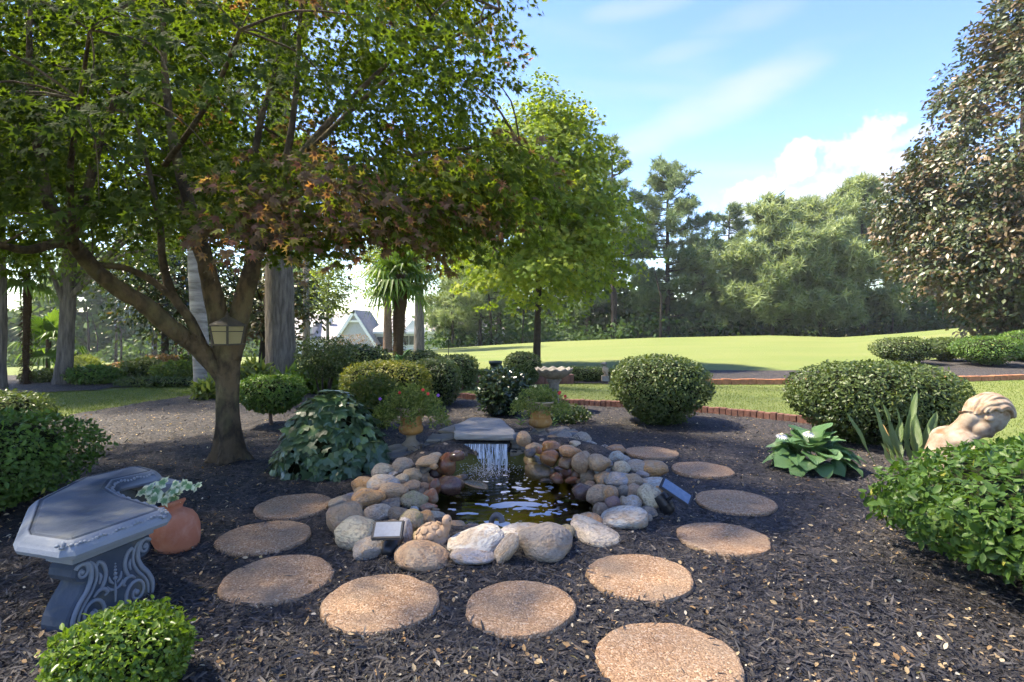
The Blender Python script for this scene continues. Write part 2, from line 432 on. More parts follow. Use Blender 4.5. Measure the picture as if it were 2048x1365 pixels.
G1, G2, G3 = (.030, .060, .012), (.060, .105, .020), (.105, .150, .030)
M = dict(
    mulch=mulch_mat(), lawn=lawn_mat(), water=water_mat(), fall=fall_mat(), stone=objmat('river_stone'), wet=objmat('wet_river_stone', wet=True),
    chip=leafmat('mulch_chip', [(0, (.021, .019, .019)), (.5, (.040, .037, .036)), (.8, (.072, .066, .063)), (.95, (.115, .095, .078)), (1, (.19, .14, .09))], 0, .65, .35),
    litter=leafmat('leaf_litter', [(0, (.20, .11, .05)), (.4, (.36, .24, .12)), (.8, (.50, .38, .22)), (1, (.62, .55, .42))], .2, .7, .2),
    blade=leafmat('grass_blade', [(0, (.07, .11, .022)), (.6, (.13, .175, .04)), (1, (.21, .22, .065))], .3, .7, .15),
    maple=leafmat('maple_leaf', [(0, (.034, .056, .012)), (.35, (.060, .092, .016)), (.62, (.100, .130, .022)), (.78, (.155, .165, .03)), (.80, (.125, .095, .062)), (.92, (.140, .096, .075)), (1, (.19, .085, .075))], .52, .7, .12, (2.4, 2.4, .65)),
    oak=leafmat('oak_leaf', [(0, (0.039, 0.072, 0.016)), (1, (0.091, 0.130, 0.026))], .4),
    gmaple=leafmat('bright_maple_leaf', [(0, (.12, .19, .028)), (.5, (.20, .28, .042)), (.85, (.31, .36, .06)), (1, (.46, .46, .10))], .5, .6, .2, (1.5, 1.5, .5)),
    magnolia=leafmat('magnolia_leaf', [(0, (.032, .048, .016)), (.55, (.065, .084, .030)), (.64, (.105, .078, .040)), (.92, (.150, .100, .052)), (1, (.24, .165, .09))], .12, .4, .35),
    darkmag=leafmat('dark_glossy_leaf', [(0, (.018, .032, .012)), (.8, (.04, .06, .02)), (.86, (.13, .08, .03)), (1, (.17, .10, .04))], .2, .25, .5),
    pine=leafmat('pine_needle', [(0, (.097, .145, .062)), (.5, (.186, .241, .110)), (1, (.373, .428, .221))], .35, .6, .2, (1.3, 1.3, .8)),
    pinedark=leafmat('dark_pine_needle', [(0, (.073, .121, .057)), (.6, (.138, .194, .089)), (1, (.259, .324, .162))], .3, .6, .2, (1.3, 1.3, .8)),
    leftleaf=leafmat('pale_green_leaf', [(0, (0.057, 0.098, 0.023)), (.6, (0.115, 0.161, 0.040)), (1, (0.218, 0.253, 0.069))], .5, .5, .25, (1.6, 1.6, .5)),
    box=leafmat('boxwood_leaf', [(0, (.033, .056, .013)), (.5, (.070, .104, .025)), (.9, (.119, .154, .040)), (1, (.211, .220, .070))], .25, .4, .35),
    holly=leafmat('broad_hedge_leaf', [(0, (0.038, 0.081, 0.016)), (.5, (0.081, 0.155, 0.027)), (.92, (0.142, 0.223, 0.047)), (.97, (0.297, 0.297, 0.054)), (1, (0.432, 0.270, 0.054))], .3, .45, .3),
    lime=leafmat('lime_bush_leaf', [(0, (0.055, 0.105, 0.013)), (.5, (0.110, 0.187, 0.022)), (1, (0.198, 0.275, 0.039))], .4, .35, .4),
    yhedge=leafmat('yellow_tipped_leaf', [(0, (.045, .075, .014)), (.5, (.090, .120, .024)), (.85, (.17, .17, .035)), (1, (.36, .33, .09))], .35, .45, .25),
    dark=leafmat('dark_shrub_leaf', [(0, (0.015, 0.030, 0.013)), (.6, (0.033, 0.057, 0.024)), (1, (0.068, 0.098, 0.042))], .15, .22, .55),
    pink=leafmat('reddish_shrub_leaf', [(0, (.10, .09, .03)), (.5, (.22, .13, .07)), (1, (.30, .16, .10))], .35),
    ivy=leafmat('ivy_leaf', [(0, (.035, .068, .028)), (.6, (.058, .105, .040)), (1, (.10, .155, .055))], .2, .38, .4),
    hosta=leafmat('rosette_leaf', [(0, (.05, .12, .03)), (1, (.09, .19, .05))], .3, .35, .45),
    fern=leafmat('airy_foliage', [(0, (0.099, 0.143, 0.033)), (.6, (0.187, 0.231, 0.066)), (1, (0.308, 0.319, 0.121))], .45, .6, .2),
    palm=leafmat('palm_leaf', [(0, (0.046, 0.091, 0.018)), (1, (0.117, 0.195, 0.039))], .4, .4, .35),
    woods=leafmat('far_woods_leaf', [(0, (0.028, 0.059, 0.020)), (.6, (0.070, 0.119, 0.035)), (1, (0.140, 0.196, 0.063))], .3, .6, .15),
    variegated=leafmat('variegated_leaf', [(0, (.10, .2, .05)), (1, (.12, .24, .06))], .3),
    core=pmat('shrub_twigs', (.012, .016, .007), .95, .05, (.022, .026, .010), 30),
    bark=pmat('maple_bark', (.125, .092, .056), .9, .1, (.055, .042, .028), 9, .42, .58, col3=(.17, .155, .075), n3=4, bump=1.0, bscale=26, stretch=(1, 1, .6), fac3=.7, bdist=.04),
    barkgrey=pmat('grey_bark', (.17, .15, .13), .9, .1, (.07, .062, .055), 14, bump=1.0, bscale=16, stretch=(1, 1, .16), bdist=.04),
    barkpale=pmat('pale_ringed_bark', (.36, .33, .28), .85, .15, (.15, .13, .11), 5, bump=.5, bscale=10, stretch=(.5, .5, 2.5)),
    barkdark=pmat('dark_bark', (.055, .043, .034), .95, .1, (.03, .025, .02), 10, bump=.6, bscale=30),
    barkbrown=pmat('brown_bark', (.19, .12, .085), .95, .1, (.10, .07, .05), 12, bump=.6, bscale=30),
    palmbark=pmat('hairy_palm_trunk', (.045, .03, .02), .95, .1, (.09, .06, .035), 40, bump=.8, bscale=60),
    brick=pmat('red_brick', (.19, .092, .068), .9, .1, (.12, .066, .054), 9, col3=(.25, .155, .12), n3=25, bump=.4, bscale=90),
    brickor=pmat('orange_brick', (.42, .17, .08), .85, .2, (.25, .11, .06), 9, col3=(.46, .25, .13), n3=25, bump=.4, bscale=90),
    pebble=None, concrete=None,
    terra=pmat('terracotta', (.44, .165, .088), .75, .2, (.36, .12, .065), 7, col3=(.50, .26, .18), n3=16, bump=.12, bscale=60),
    urn=pmat('ochre_urn', (.46, .23, .065), .7, .25, (.36, .17, .05), 9, col3=(.52, .36, .20), n3=20, bump=.2, bscale=50),
    urnpale=pmat('pale_urn_stone', (.46, .37, .26), .8, .2, (.36, .26, .15), 10, bump=.2, bscale=50),
    birdbath=pmat('weathered_stone', (.29, .265, .225), .9, .12, (.16, .14, .11), 9, col3=(.37, .34, .28), n3=30, bump=.3, bscale=50),
    statue=pmat('carved_statue_stone', (.36, .29, .215), .85, .12, (.20, .115, .06), 8, .40, .66, col3=(.44, .38, .31), n3=10, bump=.2, bscale=45),
    turtle=pmat('clay_turtle', (.40, .28, .19), .8, .2, (.30, .20, .12), 12, bump=.25, bscale=60),
    slab=pmat('slate_slab', (.30, .285, .26), .7, .25, (.19, .185, .18), 4, col3=(.40, .34, .26), n3=6, bump=.6, bscale=14, stretch=(1, 1, 3)),
    slate=pmat('dark_slate', (.115, .112, .105), .6, .3, (.17, .155, .13), 5, bump=.6, bscale=16, stretch=(1, 1, 3)),
    slatetan=pmat('tan_slab', (.34, .27, .185), .75, .25, (.22, .19, .15), 5, bump=.6, bscale=16, stretch=(1, 1, 3)),
    black=pmat('black_plastic', (.018, .018, .019), .38, .4), pipe=pmat('grey_pipe', (.16, .15, .14), .5, .35, (.10, .095, .09), 20),
    panel=pmat('solar_cells', (.22, .24, .27), .2, .5, (.19, .205, .23), 30), panelblue=pmat('blue_solar_cells', (.10, .15, .22), .18, .5, (.14, .19, .26), 30),
    lampmetal=pmat('lantern_metal', (.05, .045, .036), .6, .3, (.08, .065, .045), 20), lampglass=None,
    soil=pmat('soil', (.035, .027, .02), .95, .1, (.06, .045, .03), 12, bump=.6, bscale=40),
    basin=pmat('pond_floor', (.085, .082, .024), .9, .1, (.15, .13, .03), 3.5, col3=(.04, .038, .014), n3=8, bump=.3, bscale=14),
    foam=pmat('foam', (.50, .52, .54), .5, .3),
    white=pmat('white_siding', (.72, .73, .74), .7, .2), greywall=pmat('grey_siding', (.42, .43, .46), .8, .2, (.38, .39, .42), 3),
    roof=pmat('shingle_roof', (.36, .34, .33), .9, .1, (.28, .265, .26), 2.5, bump=.3, bscale=12), trim=pmat('trim_paint', (.78, .78, .77), .6, .2), glass=pmat('window_glass', (.045, .055, .065), .1, .6),
    red=pmat('red_petal', (.62, .05, .05), .6, .2), cream=pmat('cream_petal', (.75, .66, .38), .6, .2), whitep=pmat('white_petal', (.80, .78, .76), .6, .2), purple=pmat('purple_petal', (.25, .10, .42), .6, .2),
    yellowed=pmat('yellowed_leaf', (.45, .30, .13), .6, .2), stem=pmat('green_stem', (.10, .16, .04), .6, .2), redseed=pmat('red_seed', (.45, .06, .06), .6, .2),
)
def lampglass_mat():
    m, nt, n, L, b = nodes('lantern_pane'); b.inputs['Base Color'].default_value = (.50, .43, .24, 1); b.inputs['Roughness'].default_value = .35
    t = n.new('ShaderNodeBsdfTranslucent'); t.inputs[0].default_value = (.6, .52, .3, 1); mx = n.new('ShaderNodeMixShader'); mx.inputs[0].default_value = .45
    L(b.outputs[0], mx.inputs[1]); L(t.outputs[0], mx.inputs[2]); L(mx.outputs[0], n['Material Output'].inputs[0]); return m
M['lampglass'] = lampglass_mat()
def pebble_mat():
    m, nt, n, L, b = nodes('pebbled_concrete'); g = n.new('ShaderNodeNewGeometry')
    v = n.new('ShaderNodeTexVoronoi'); v.inputs['Scale'].default_value = 120; L(g.outputs['Position'], v.inputs['Vector'])
    sp = n.new('ShaderNodeSeparateColor'); L(v.outputs['Color'], sp.inputs[0])
    r = n.new('ShaderNodeValToRGB'); e = r.color_ramp.elements; e[0].color = rgba((.22, .125, .066)); e[1].color = rgba((.54, .40, .27))
    for p, c in ((.45, (.36, .215, .115)), (.8, (.43, .27, .155))): x = e.new(p); x.color = rgba(c)
    L(sp.outputs[0], r.inputs[0])
    nz = n.new('ShaderNodeTexNoise'); nz.inputs['Scale'].default_value = 4.5; nz.inputs['Detail'].default_value = 6; L(g.outputs['Position'], nz.inputs['Vector'])
    mr = n.new('ShaderNodeMapRange'); mr.inputs[1].default_value = .42; mr.inputs[2].default_value = .68; mr.inputs[4].default_value = .55; L(nz.outputs[0], mr.inputs[0])
    x = n.new('ShaderNodeMix'); x.data_type = 'RGBA'; L(mr.outputs[0], x.inputs[0]); L(r.outputs[0], x.inputs[6]); x.inputs[7].default_value = rgba((.25, .19, .13)); L(x.outputs[2], b.inputs['Base Color'])
    b.inputs['Roughness'].default_value = .85; b.inputs['Specular IOR Level'].default_value = .2
    bp = n.new('ShaderNodeBump'); bp.inputs['Strength'].default_value = .8; bp.inputs['Distance'].default_value = .006; bp.invert = True; L(v.outputs['Distance'], bp.inputs['Height']); L(bp.outputs[0], b.inputs['Normal']); return m
M['pebble'] = pebble_mat()
def bench_mat():
    m, nt, n, L, b = nodes('blue_grey_concrete'); g = n.new('ShaderNodeNewGeometry')
    def noise(s, d, st=None):
        t = n.new('ShaderNodeTexNoise'); t.inputs['Scale'].default_value = s; t.inputs['Detail'].default_value = d; vec = g.outputs['Position']
        if st: mp = n.new('ShaderNodeMapping'); mp.inputs['Scale'].default_value = st; L(vec, mp.inputs[0]); vec = mp.outputs[0]
        L(vec, t.inputs['Vector']); return t.outputs[0]
    def mix(f, lo, hi, a, c, k=1.):
        r = n.new('ShaderNodeMapRange'); r.inputs[1].default_value = lo; r.inputs[2].default_value = hi; r.inputs[4].default_value = k; L(f, r.inputs[0])
        x = n.new('ShaderNodeMix'); x.data_type = 'RGBA'; L(r.outputs[0], x.inputs[0])
        if isinstance(a, tuple): x.inputs[6].default_value = rgba(a)
        else: L(a, x.inputs[6])
        x.inputs[7].default_value = rgba(c); return x.outputs[2]
    c = mix(noise(6., 6), .4, .65, (.036, .050, .068), (.060, .074, .094))
    c = mix(noise(14., 5, (1, .3, 1)), .55, .75, c, (.07, .09, .10), .8)
    c = mix(noise(5., 5), .6, .75, c, (.17, .15, .085), .55)
    # raised edges are rubbed pale
    rp = n.new('ShaderNodeMapRange'); rp.inputs[1].default_value = .505; rp.inputs[2].default_value = .56; rp.inputs[4].default_value = .55; L(g.outputs['Pointiness'], rp.inputs[0])
    x = n.new('ShaderNodeMix'); x.data_type = 'RGBA'; L(rp.outputs[0], x.inputs[0]); L(c, x.inputs[6]); x.inputs[7].default_value = rgba((.30, .33, .36))
    L(x.outputs[2], b.inputs['Base Color']); b.inputs['Roughness'].default_value = .68; b.inputs['Specular IOR Level'].default_value = .2
    bp = n.new('ShaderNodeBump'); bp.inputs['Strength'].default_value = .35; bp.inputs['Distance'].default_value = .01; L(noise(50., 8), bp.inputs['Height']); L(bp.outputs[0], b.inputs['Normal']); return m
M['bench'] = bench_mat()

# ------------------------------------------------------------------ terrain
CREST = [(-1500, 760, 30), (-400, 745, 30), (0, 738, 31), (400, 718, 36), (600, 712, 45), (800, 703, 50), (900, 697, 50), (1000, 690, 50), (1100, 684, 50), (1300, 676, 50),
         (1540, 671, 50), (1680, 675, 48), (1800, 667, 46), (2048, 644, 42), (2400, 632, 40), (3500, 625, 40)]
_cu = np.array([(c[0] - 1024) / F for c in CREST]); _cy = np.array([c[1] for c in CREST], float); _cY = np.array([c[2] for c in CREST], float)
RAMP0 = 17.0
def H(x, y):
    """Ground height: level garden, then lawn that climbs to the right and falls to the left, with a crest."""
    x = np.asarray(x, float); y = np.asarray(y, float); ys = np.maximum(y, 1e-3)
    u = np.clip(x / np.maximum(ys, 6.0), -2.2, 2.2)
    yc = np.interp(u, _cu, _cy); Yc = np.interp(u, _cu, _cY)
    zc = CAMH - (yc - HZ) / F * Yc
    t = np.clip((ys - RAMP0), 0, None)
    ramp = zc * np.sqrt(t * t + .6) / (Yc - RAMP0) - zc * math.sqrt(.6) / (Yc - RAMP0)
    los = (zc - CAMH) / Yc
    beyond = zc + (ys - Yc) * (los - .018)
    z = np.where(ys <= Yc, ramp, beyond)
    k = np.clip((ys - Yc + 1.5) / 3, 0, 1)
    return np.where(y <= 0, 0, z)

POND = (0.02, 4.74, .70, .90)
def pond_q(x, y): return np.sqrt(((np.asarray(x) - POND[0]) / POND[2]) ** 2 + ((np.asarray(y) - POND[1]) / POND[3]) ** 2)
def bank(x, y):
    x = np.asarray(x, float); y = np.asarray(y, float)
    q = pond_q(x, y); d = (q - 1) * .75; back = np.clip((y - 4.3) / 1.3, 0, 1)
    hb = .05 + .17 * back
    return hb * np.exp(-((d - .30) / .28) ** 2) * (q > .9)

def in_poly(x, y, P):
    P = np.asarray(P); ins = np.zeros(np.shape(x), bool); j = len(P) - 1
    for i in range(len(P)):
        xi, yi = P[i]; xj, yj = P[j]
        c = ((yi > y) != (yj > y)) & (x < (xj - xi) * (y - yi) / (yj - yi + 1e-12) + xi)
        ins ^= c; j = i
    return ins
def gpoly(L_): return [tuple(gp(a, b)[:2]) for a, b in L_]

EDGE1 = gpoly([(905, 797), (950, 801), (1000, 804), (1130, 811), (1300, 820), (1420, 829), (1540, 841), (1640, 853), (1800, 880), (2048, 925), (2300, 985)])
EDGE2 = gpoly([(905, 797), (912, 784), (930, 775), (960, 771), (1060, 769), (1145, 768), (1300, 770), (1420, 769.5), (1600, 769), (1800, 767), (2048, 760), (2300, 756)])
BED1 = EDGE1 + [(7.5, 2.0), (7.5, -3), (-8, -3), (-8, 3.5)] + gpoly([(-300, 900), (60, 850), (180, 826), (300, 805), (400, 790), (440, 777), (560, 762), (700, 758), (860, 762), (890, 775)])
BED2 = EDGE2 + [(24, 21), (20, 21.2), (13, 20.6), (11, 18.5)] + gpoly([(1650, 743), (1420, 742), (1250, 742), (1130, 748), (1000, 752), (860, 760)])
BED3 = gpoly([(-500, 800), (0, 790), (80, 787), (190, 782), (230, 777), (262, 776), (300, 774), (420, 770), (480, 762), (480, 754), (300, 752), (100, 752), (-500, 755)])

def ground_sheet():
    ys = np.concatenate([np.arange(-6, 24, .35), np.arange(24, 60, 1.0), np.arange(60, 150, 5), np.arange(150, 900, 50)])
    us = np.linspace(-1, 1, 161); xs0 = np.sign(us) * (np.abs(us) ** 1.0)
    V = []; nx = len(us)
    for y in ys:
        w = 20 + max(y, 0) * 2.0
        V.append(np.stack([xs0 * w, np.full(nx, y), np.zeros(nx)], 1))
    V = np.concatenate(V); V[:, 2] = H(V[:, 0], V[:, 1])
    m = np.clip(1.9 - pond_q(V[:, 0], V[:, 1]), 0, 1); V[:, 2] -= .75 * np.minimum(m * 2, 1)
    i = np.arange(len(ys) - 1)[:, None] * nx + np.arange(nx - 1)[None, :]
    Fc = np.stack([i, i + 1, i + nx + 1, i + nx], -1).reshape(-1, 4)
    o = big_mesh('lawn', V, Fc, M['lawn'], smooth=True); tag(o, 'wide mown lawn rising to a low crest at the right', kind='structure'); return o
ground_sheet()

def bumps(P): return .016 * sines(P, 3, 9.0, 6) + .012 * sines(P, 5, 24., 6)
def mulch_z(x, y):
    P = np.stack([x, y, np.zeros_like(x)], -1); return H(x, y) + .022 + bumps(P) * .6 + bank(x, y)
def mulch_sheet(name, poly, cell, label, hole=False):
    P = np.array(poly); x0, y0 = P.min(0) - cell; x1, y1 = P.max(0) + cell
    xs = np.arange(x0, x1, cell); ys = np.arange(y0, y1, cell); X, Y = np.meshgrid(xs, ys)
    jx = (R.rand(*X.shape) - .5) * cell * .5; jy = (R.rand(*X.shape) - .5) * cell * .5
    X = X + jx; Y = Y + jy; nx = len(xs)
    cx = (X[:-1, :-1] + X[1:, 1:]) / 2; cy = (Y[:-1, :-1] + Y[1:, 1:]) / 2
    ok = in_poly(cx, cy, poly)
    if hole: ok &= pond_q(cx, cy) > 1.10
    V = np.stack([X, Y, mulch_z(X, Y)], -1).reshape(-1, 3)
    i = (np.arange(len(ys) - 1)[:, None] * nx + np.arange(nx - 1)[None, :])[ok]
    Fc = np.stack([i, i + 1, i + nx + 1, i + nx], -1)
    used = np.unique(Fc); mp = np.zeros(len(V), int); mp[used] = np.arange(len(used))
    return tag(big_mesh(name, V[used], mp[Fc], M['mulch'], smooth=True), label, kind='structure')
mulch_sheet('mulch_bed', BED1, .06, 'black bark mulch bed round the pond', True)
mulch_sheet('mulch_bed', BED2, .12, 'strip of dark mulch behind the grass path')
mulch_sheet('mulch_bed', BED3, .12, 'mulch under the trees at the far left')

# ------------------------------------------------------------------ pond
def pond():
    prof = [(1.30, None), (1.12, .0), (1.0, -.06), (.93, -.25), (.7, -.38), (.4, -.43), (.05, -.45)]
    V = []; Fc = []; n = 64
    for i, (q, z) in enumerate(prof):
        for k in range(n):
            t = 2 * math.pi * k / n; qq = q * (1 + .05 * math.sin(3 * t + 1) + .03 * math.sin(5 * t))
            x, y = POND[0] + POND[2] * qq * math.cos(t), POND[1] + POND[3] * qq * math.sin(t)
            zz = float(bank(x, y)) + (.0 if z is None else z) if i < 2 else z
            V.append((x, y, zz - (.01 if i == 0 else 0)))
        if i:
            for k in range(n): Fc.append(((i - 1) * n + k, (i - 1) * n + (k + 1) % n, i * n + (k + 1) % n, i * n + k))
    Fc.append(tuple((len(prof) - 1) * n + k for k in range(n)))
    tag(mesh_obj('pond_floor', V, Fc, M['basin'], smooth=True), 'olive brown floor of the pond under water', kind='structure')
    V = [(POND[0], POND[1], WZ)]
    for k in range(n):
        t = 2 * math.pi * k / n; qq = 1.06 * (1 + .05 * math.sin(3 * t + 1) + .03 * math.sin(5 * t)); V.append((POND[0] + POND[2] * qq * math.cos(t), POND[1] + POND[3] * qq * math.sin(t), WZ))
    tag(mesh_obj('pond_water', V, [(0, 1 + k, 1 + (k + 1) % n) for k in range(n)], M['water']), 'dark green pond water with ripples and foam', kind='structure')
WZ = -.03
pond()

TONE = dict(t=(.45, .29, .155), c=(.57, .46, .315), g=(.33, .285, .235), l=(.47, .445, .395), o=(.52, .26, .095), b=(.31, .195, .115), d=(.115, .11, .105), u=(.29, .285, .285), r=(.41, .15, .072), p=(.25, .14, .12), y=(.34, .275, .12))
def stone_meshes():
    out = []
    for k in range(10):
        bm = bmesh.new(); bmesh.ops.create_icosphere(bm, subdivisions=3, radius=1.0)
        rs = np.random.RandomState(50 + k); n = 1.95 + rs.rand() * .5
        cuts = [(Vector(rs.normal(size=3)).normalized(), .62 + .28 * rs.rand()) for _ in range(5)]
        for v in bm.verts:
            d = v.co.normalized(); s = (abs(d.x) ** n + abs(d.y) ** n + abs(d.z) ** n) ** (-1 / n)
            s *= 1.04 + .22 * mnoise.noise(d * 1.1 + Vector((k * 7, 0, 0))) + .06 * mnoise.noise(d * 3.1 + Vector((0, k * 5, 0)))
            p = d * s
            for cn, cd in cuts:
                e = p.dot(cn) - cd
                if e > 0: p -= cn * e * .75
            v.co = p
        me = bpy.data.meshes.new('stone'); bm.to_mesh(me); bm.free(); me.polygons.foreach_set('use_smooth', [True] * len(me.polygons)); out.append(me)
    return out
SM = stone_meshes()
SMW = [m.copy() for m in SM]
for m in SM: m.materials.append(M['stone'])
for m in SMW: m.materials.append(M['wet'])

RA = [(250, 770, 330, 330, 't'), (380, 915, 420, 270, 'c'), (215, 620, 220, 150, 'g'), (310, 560, 120, 70, 'u'), (475, 580, 290, 190, 'o'), (430, 435, 230, 140, 'o'), (400, 495, 150, 90, 't'),
      (620, 430, 300, 170, 'u'), (780, 390, 160, 100, 'c'), (720, 515, 270, 160, 't'), (620, 300, 200, 140, 'c'), (790, 250, 220, 130, 'g'), (900, 350, 160, 135, 't'), (1040, 205, 220, 85, 't'), (1000, 285, 200, 80, 'd'),
      (1130, 160, 120, 70, 'g'), (1240, 105, 105, 95, 't'), (1255, 155, 60, 45, 'o'), (1230, 240, 170, 185, 'r', 1), (1340, 165, 140, 100, 'p', 1), (1130, 320, 145, 100, 'p', 1), (1110, 255, 75, 55, 'o'),
      (1060, 390, 95, 80, 'o'), (995, 385, 95, 80, 'b'), (1000, 340, 120, 70, 't'), (900, 455, 175, 110, 't'), (1025, 460, 115, 80, 'b'), (1115, 465, 100, 145, 'r', 1), (1250, 450, 240, 165, 'p', 1), (1370, 440, 75, 75, 'b', 1),
      (1380, 365, 115, 70, 'd', 1), (1530, 435, 250, 70, 'y', 1), (920, 590, 235, 180, 'y'), (1080, 565, 140, 140, 'r'), (1050, 660, 160, 85, 'r'), (690, 640, 230, 100, 'd'), (770, 725, 215, 120, 'b'), (920, 680, 75, 60, 'l'),
      (560, 730, 250, 160, 'c'), (890, 820, 210, 210, 'y'), (1020, 760, 165, 140, 'o'), (840, 900, 145, 230, 'l'), (480, 1070, 265, 210, 'g'), (985, 1150, 500, 240, 'b'), (1530, 1010, 490, 220, 'l'), (1480, 1130, 430, 165, 'u'),
      (1820, 1060, 200, 340, 'c'), (960, 960, 110, 120, 'y'), (560, 870, 160, 110, 'g'), (700, 860, 150, 120, 't'), (1180, 395, 90, 60, 'd', 1), (860, 420, 70, 50, 'g'), (1050, 850, 120, 90, 'y'), (1120, 700, 90, 60, 'b', 1)]
RB = [(450, 1150, 470, 320, 'g'), (630, 1065, 210, 160, 'y'), (930, 1040, 430, 180, 'c'), (870, 935, 245, 140, 'o'), (1200, 920, 430, 220, 'l'), (1450, 860, 155, 80, 'd'), (1440, 910, 85, 80, 'g'), (980, 830, 140, 120, 'b'),
      (1110, 770, 145, 130, 'p'), (1210, 765, 110, 115, 't'), (1290, 775, 170, 140, 'l'), (1450, 710, 230, 235, 'c'), (1310, 650, 140, 140, 't'), (1200, 655, 135, 110, 'g'), (965, 690, 220, 180, 't'), (1075, 690, 140, 165, 'o'),
      (1545, 625, 90, 80, 'o'), (1500, 570, 275, 120, 'l'), (1300, 550, 165, 120, 't'), (1160, 545, 275, 140, 'u'), (1010, 530, 155, 125, 'o'), (850, 510, 175, 120, 'b'), (880, 590, 95, 80, 'b'), (790, 560, 90, 60, 'd', 1),
      (745, 500, 95, 125, 'o', 1), (1475, 440, 290, 165, 'o'), (1330, 410, 190, 120, 'g'), (1170, 430, 185, 130, 'c'), (1020, 440, 185, 110, 'l'), (1055, 385, 105, 60, 'u'), (960, 370, 195, 155, 't'), (800, 370, 185, 195, 'b'),
      (980, 285, 205, 95, 'g'), (1130, 320, 135, 110, 'l'), (1215, 335, 95, 80, 'l'), (1130, 260, 175, 100, 'o'), (1020, 225, 75, 60, 'u'), (890, 225, 205, 55, 'c'), (860, 180, 145, 70, 'l'), (800, 145, 175, 115, 'c'), (730, 105, 135, 80, 'b'),
      (600, 145, 225, 150, 'g'), (620, 210, 95, 50, 'd'), (500, 220, 185, 120, 'o', 1), (400, 120, 185, 145, 'd'), (235, 155, 125, 145, 't'), (140, 185, 115, 95, 'o'), (150, 110, 95, 60, 'd'), (335, 225, 145, 95, 'b'), (370, 245, 65, 65, 'r'),
      (680, 265, 195, 120, 'o'), (490, 325, 185, 145, 'o', 1), (650, 370, 145, 120, 'b', 1), (320, 345, 155, 100, 'y', 1), (390, 445, 265, 160, 'y', 1), (560, 455, 95, 75, 'p', 1), (640, 470, 125, 100, 'r', 1), (560, 520, 140, 90, 'r', 1),
      (790, 640, 165, 150, 'p', 1), (440, 545, 110, 50, 'd', 1), (290, 280, 95, 70, 'd', 1), (560, 50, 205, 60, 'd'), (620, 75, 90, 50, 'g'), (700, 540, 120, 70, 'r', 1), (870, 430, 120, 90, 't'), (1390, 500, 110, 80, 'g'), (1100, 480, 110, 60, 'u'), (700, 160, 110, 70, 'g')]
def stones():
    allst = [(640 + a / 4.875, 880 + b / 4.875, w / 4.875, h / 4.875, c) for (a, b, w, h, *c) in RA] + [(1000 + a / 4.875, 850 + b / 4.875, w / 4.875, h / 4.875, c) for (a, b, w, h, *c) in RB]
    # the white stone at the water's front lip
    allst += [(1045, 1064, 84, 30, ['l']), (905, 905, 18, 12, ['d', 1]), (1062, 905, 20, 14, ['b', 1])]
    root = thing('pond_stones', 'ring of tan, grey and rust river stones piled round the small pond', 'stone ring', (0, 4.7, 0))
    i = 0
    for (cx, cy, w, h, c) in allst:
        Y = 4.6
        for _ in range(12):
            X = (cx - 1024) / F * Y; zb = float(bank(X, Y)) + .01
            Y = (CAMH - zb) * F / (cy + .46 * h - HZ)
        rx = w / 2 / F * Y; hz_ = h / 2 / F * Y; ry = rx * rng.uniform(.8, 1.05); rz = math.sqrt(max(hz_ ** 2 - (.28 * ry) ** 2, (.45 * hz_) ** 2))
        ctr = px(cx, cy, Y + ry * .55)
        wet = len(c) > 1
        o = bpy.data.objects.new('stone', (SMW if wet else SM)[i % 10]); link(o, root)
        o.location = ctr - OFF[root.name]; s = 1.06
        o.scale = (rx * s * 1.06, ry * s * 1.1, rz * s * 1.14); o.rotation_euler = (rng.uniform(-.2, .2), rng.uniform(-.2, .2), rng.uniform(-.4, .4) + (math.pi if rng.random() < .5 else 0))
        if (cx, c[0]) == (640 + 1820 / 4.875, 'c'): o.rotation_euler = (.2, .5, .2); o.scale = (rx * .85, ry, rz * 1.1)
        t = TONE[c[0]]; j = rng.uniform(.85, 1.15); o.color = (t[0] * j, t[1] * j * rng.uniform(.95, 1.05), t[2] * j * rng.uniform(.9, 1.1), 1); i += 1
    # smaller stones wedged between and below, down to the water line
    for k in range(95):
        t = rng.uniform(0, 2 * math.pi); q = rng.uniform(1.0, 1.5)
        x, y = POND[0] + POND[2] * q * math.cos(t), POND[1] + POND[3] * q * math.sin(t)
        if y < 4.1 and q > 1.15: continue
        if y > 5.35 and -.62 < x < .06: continue
        r = rng.uniform(.04, .085); wet = q < 1.12
        o = bpy.data.objects.new('stone', (SMW if wet else SM)[k % 10]); link(o, root)
        o.location = Vector((x, y, float(bank(x, y)) - .01 if q > 1.08 else WZ + .01)) - OFF[root.name]
        o.scale = (r, r * rng.uniform(.7, 1), r * rng.uniform(.5, .75)); o.rotation_euler = (rng.uniform(-.3, .3), rng.uniform(-.3, .3), rng.uniform(0, 6.28))
        t = TONE[rng.choice('tgborpy' if wet else 'tcgolbu')]; o.color = (*t, 1)
stones()

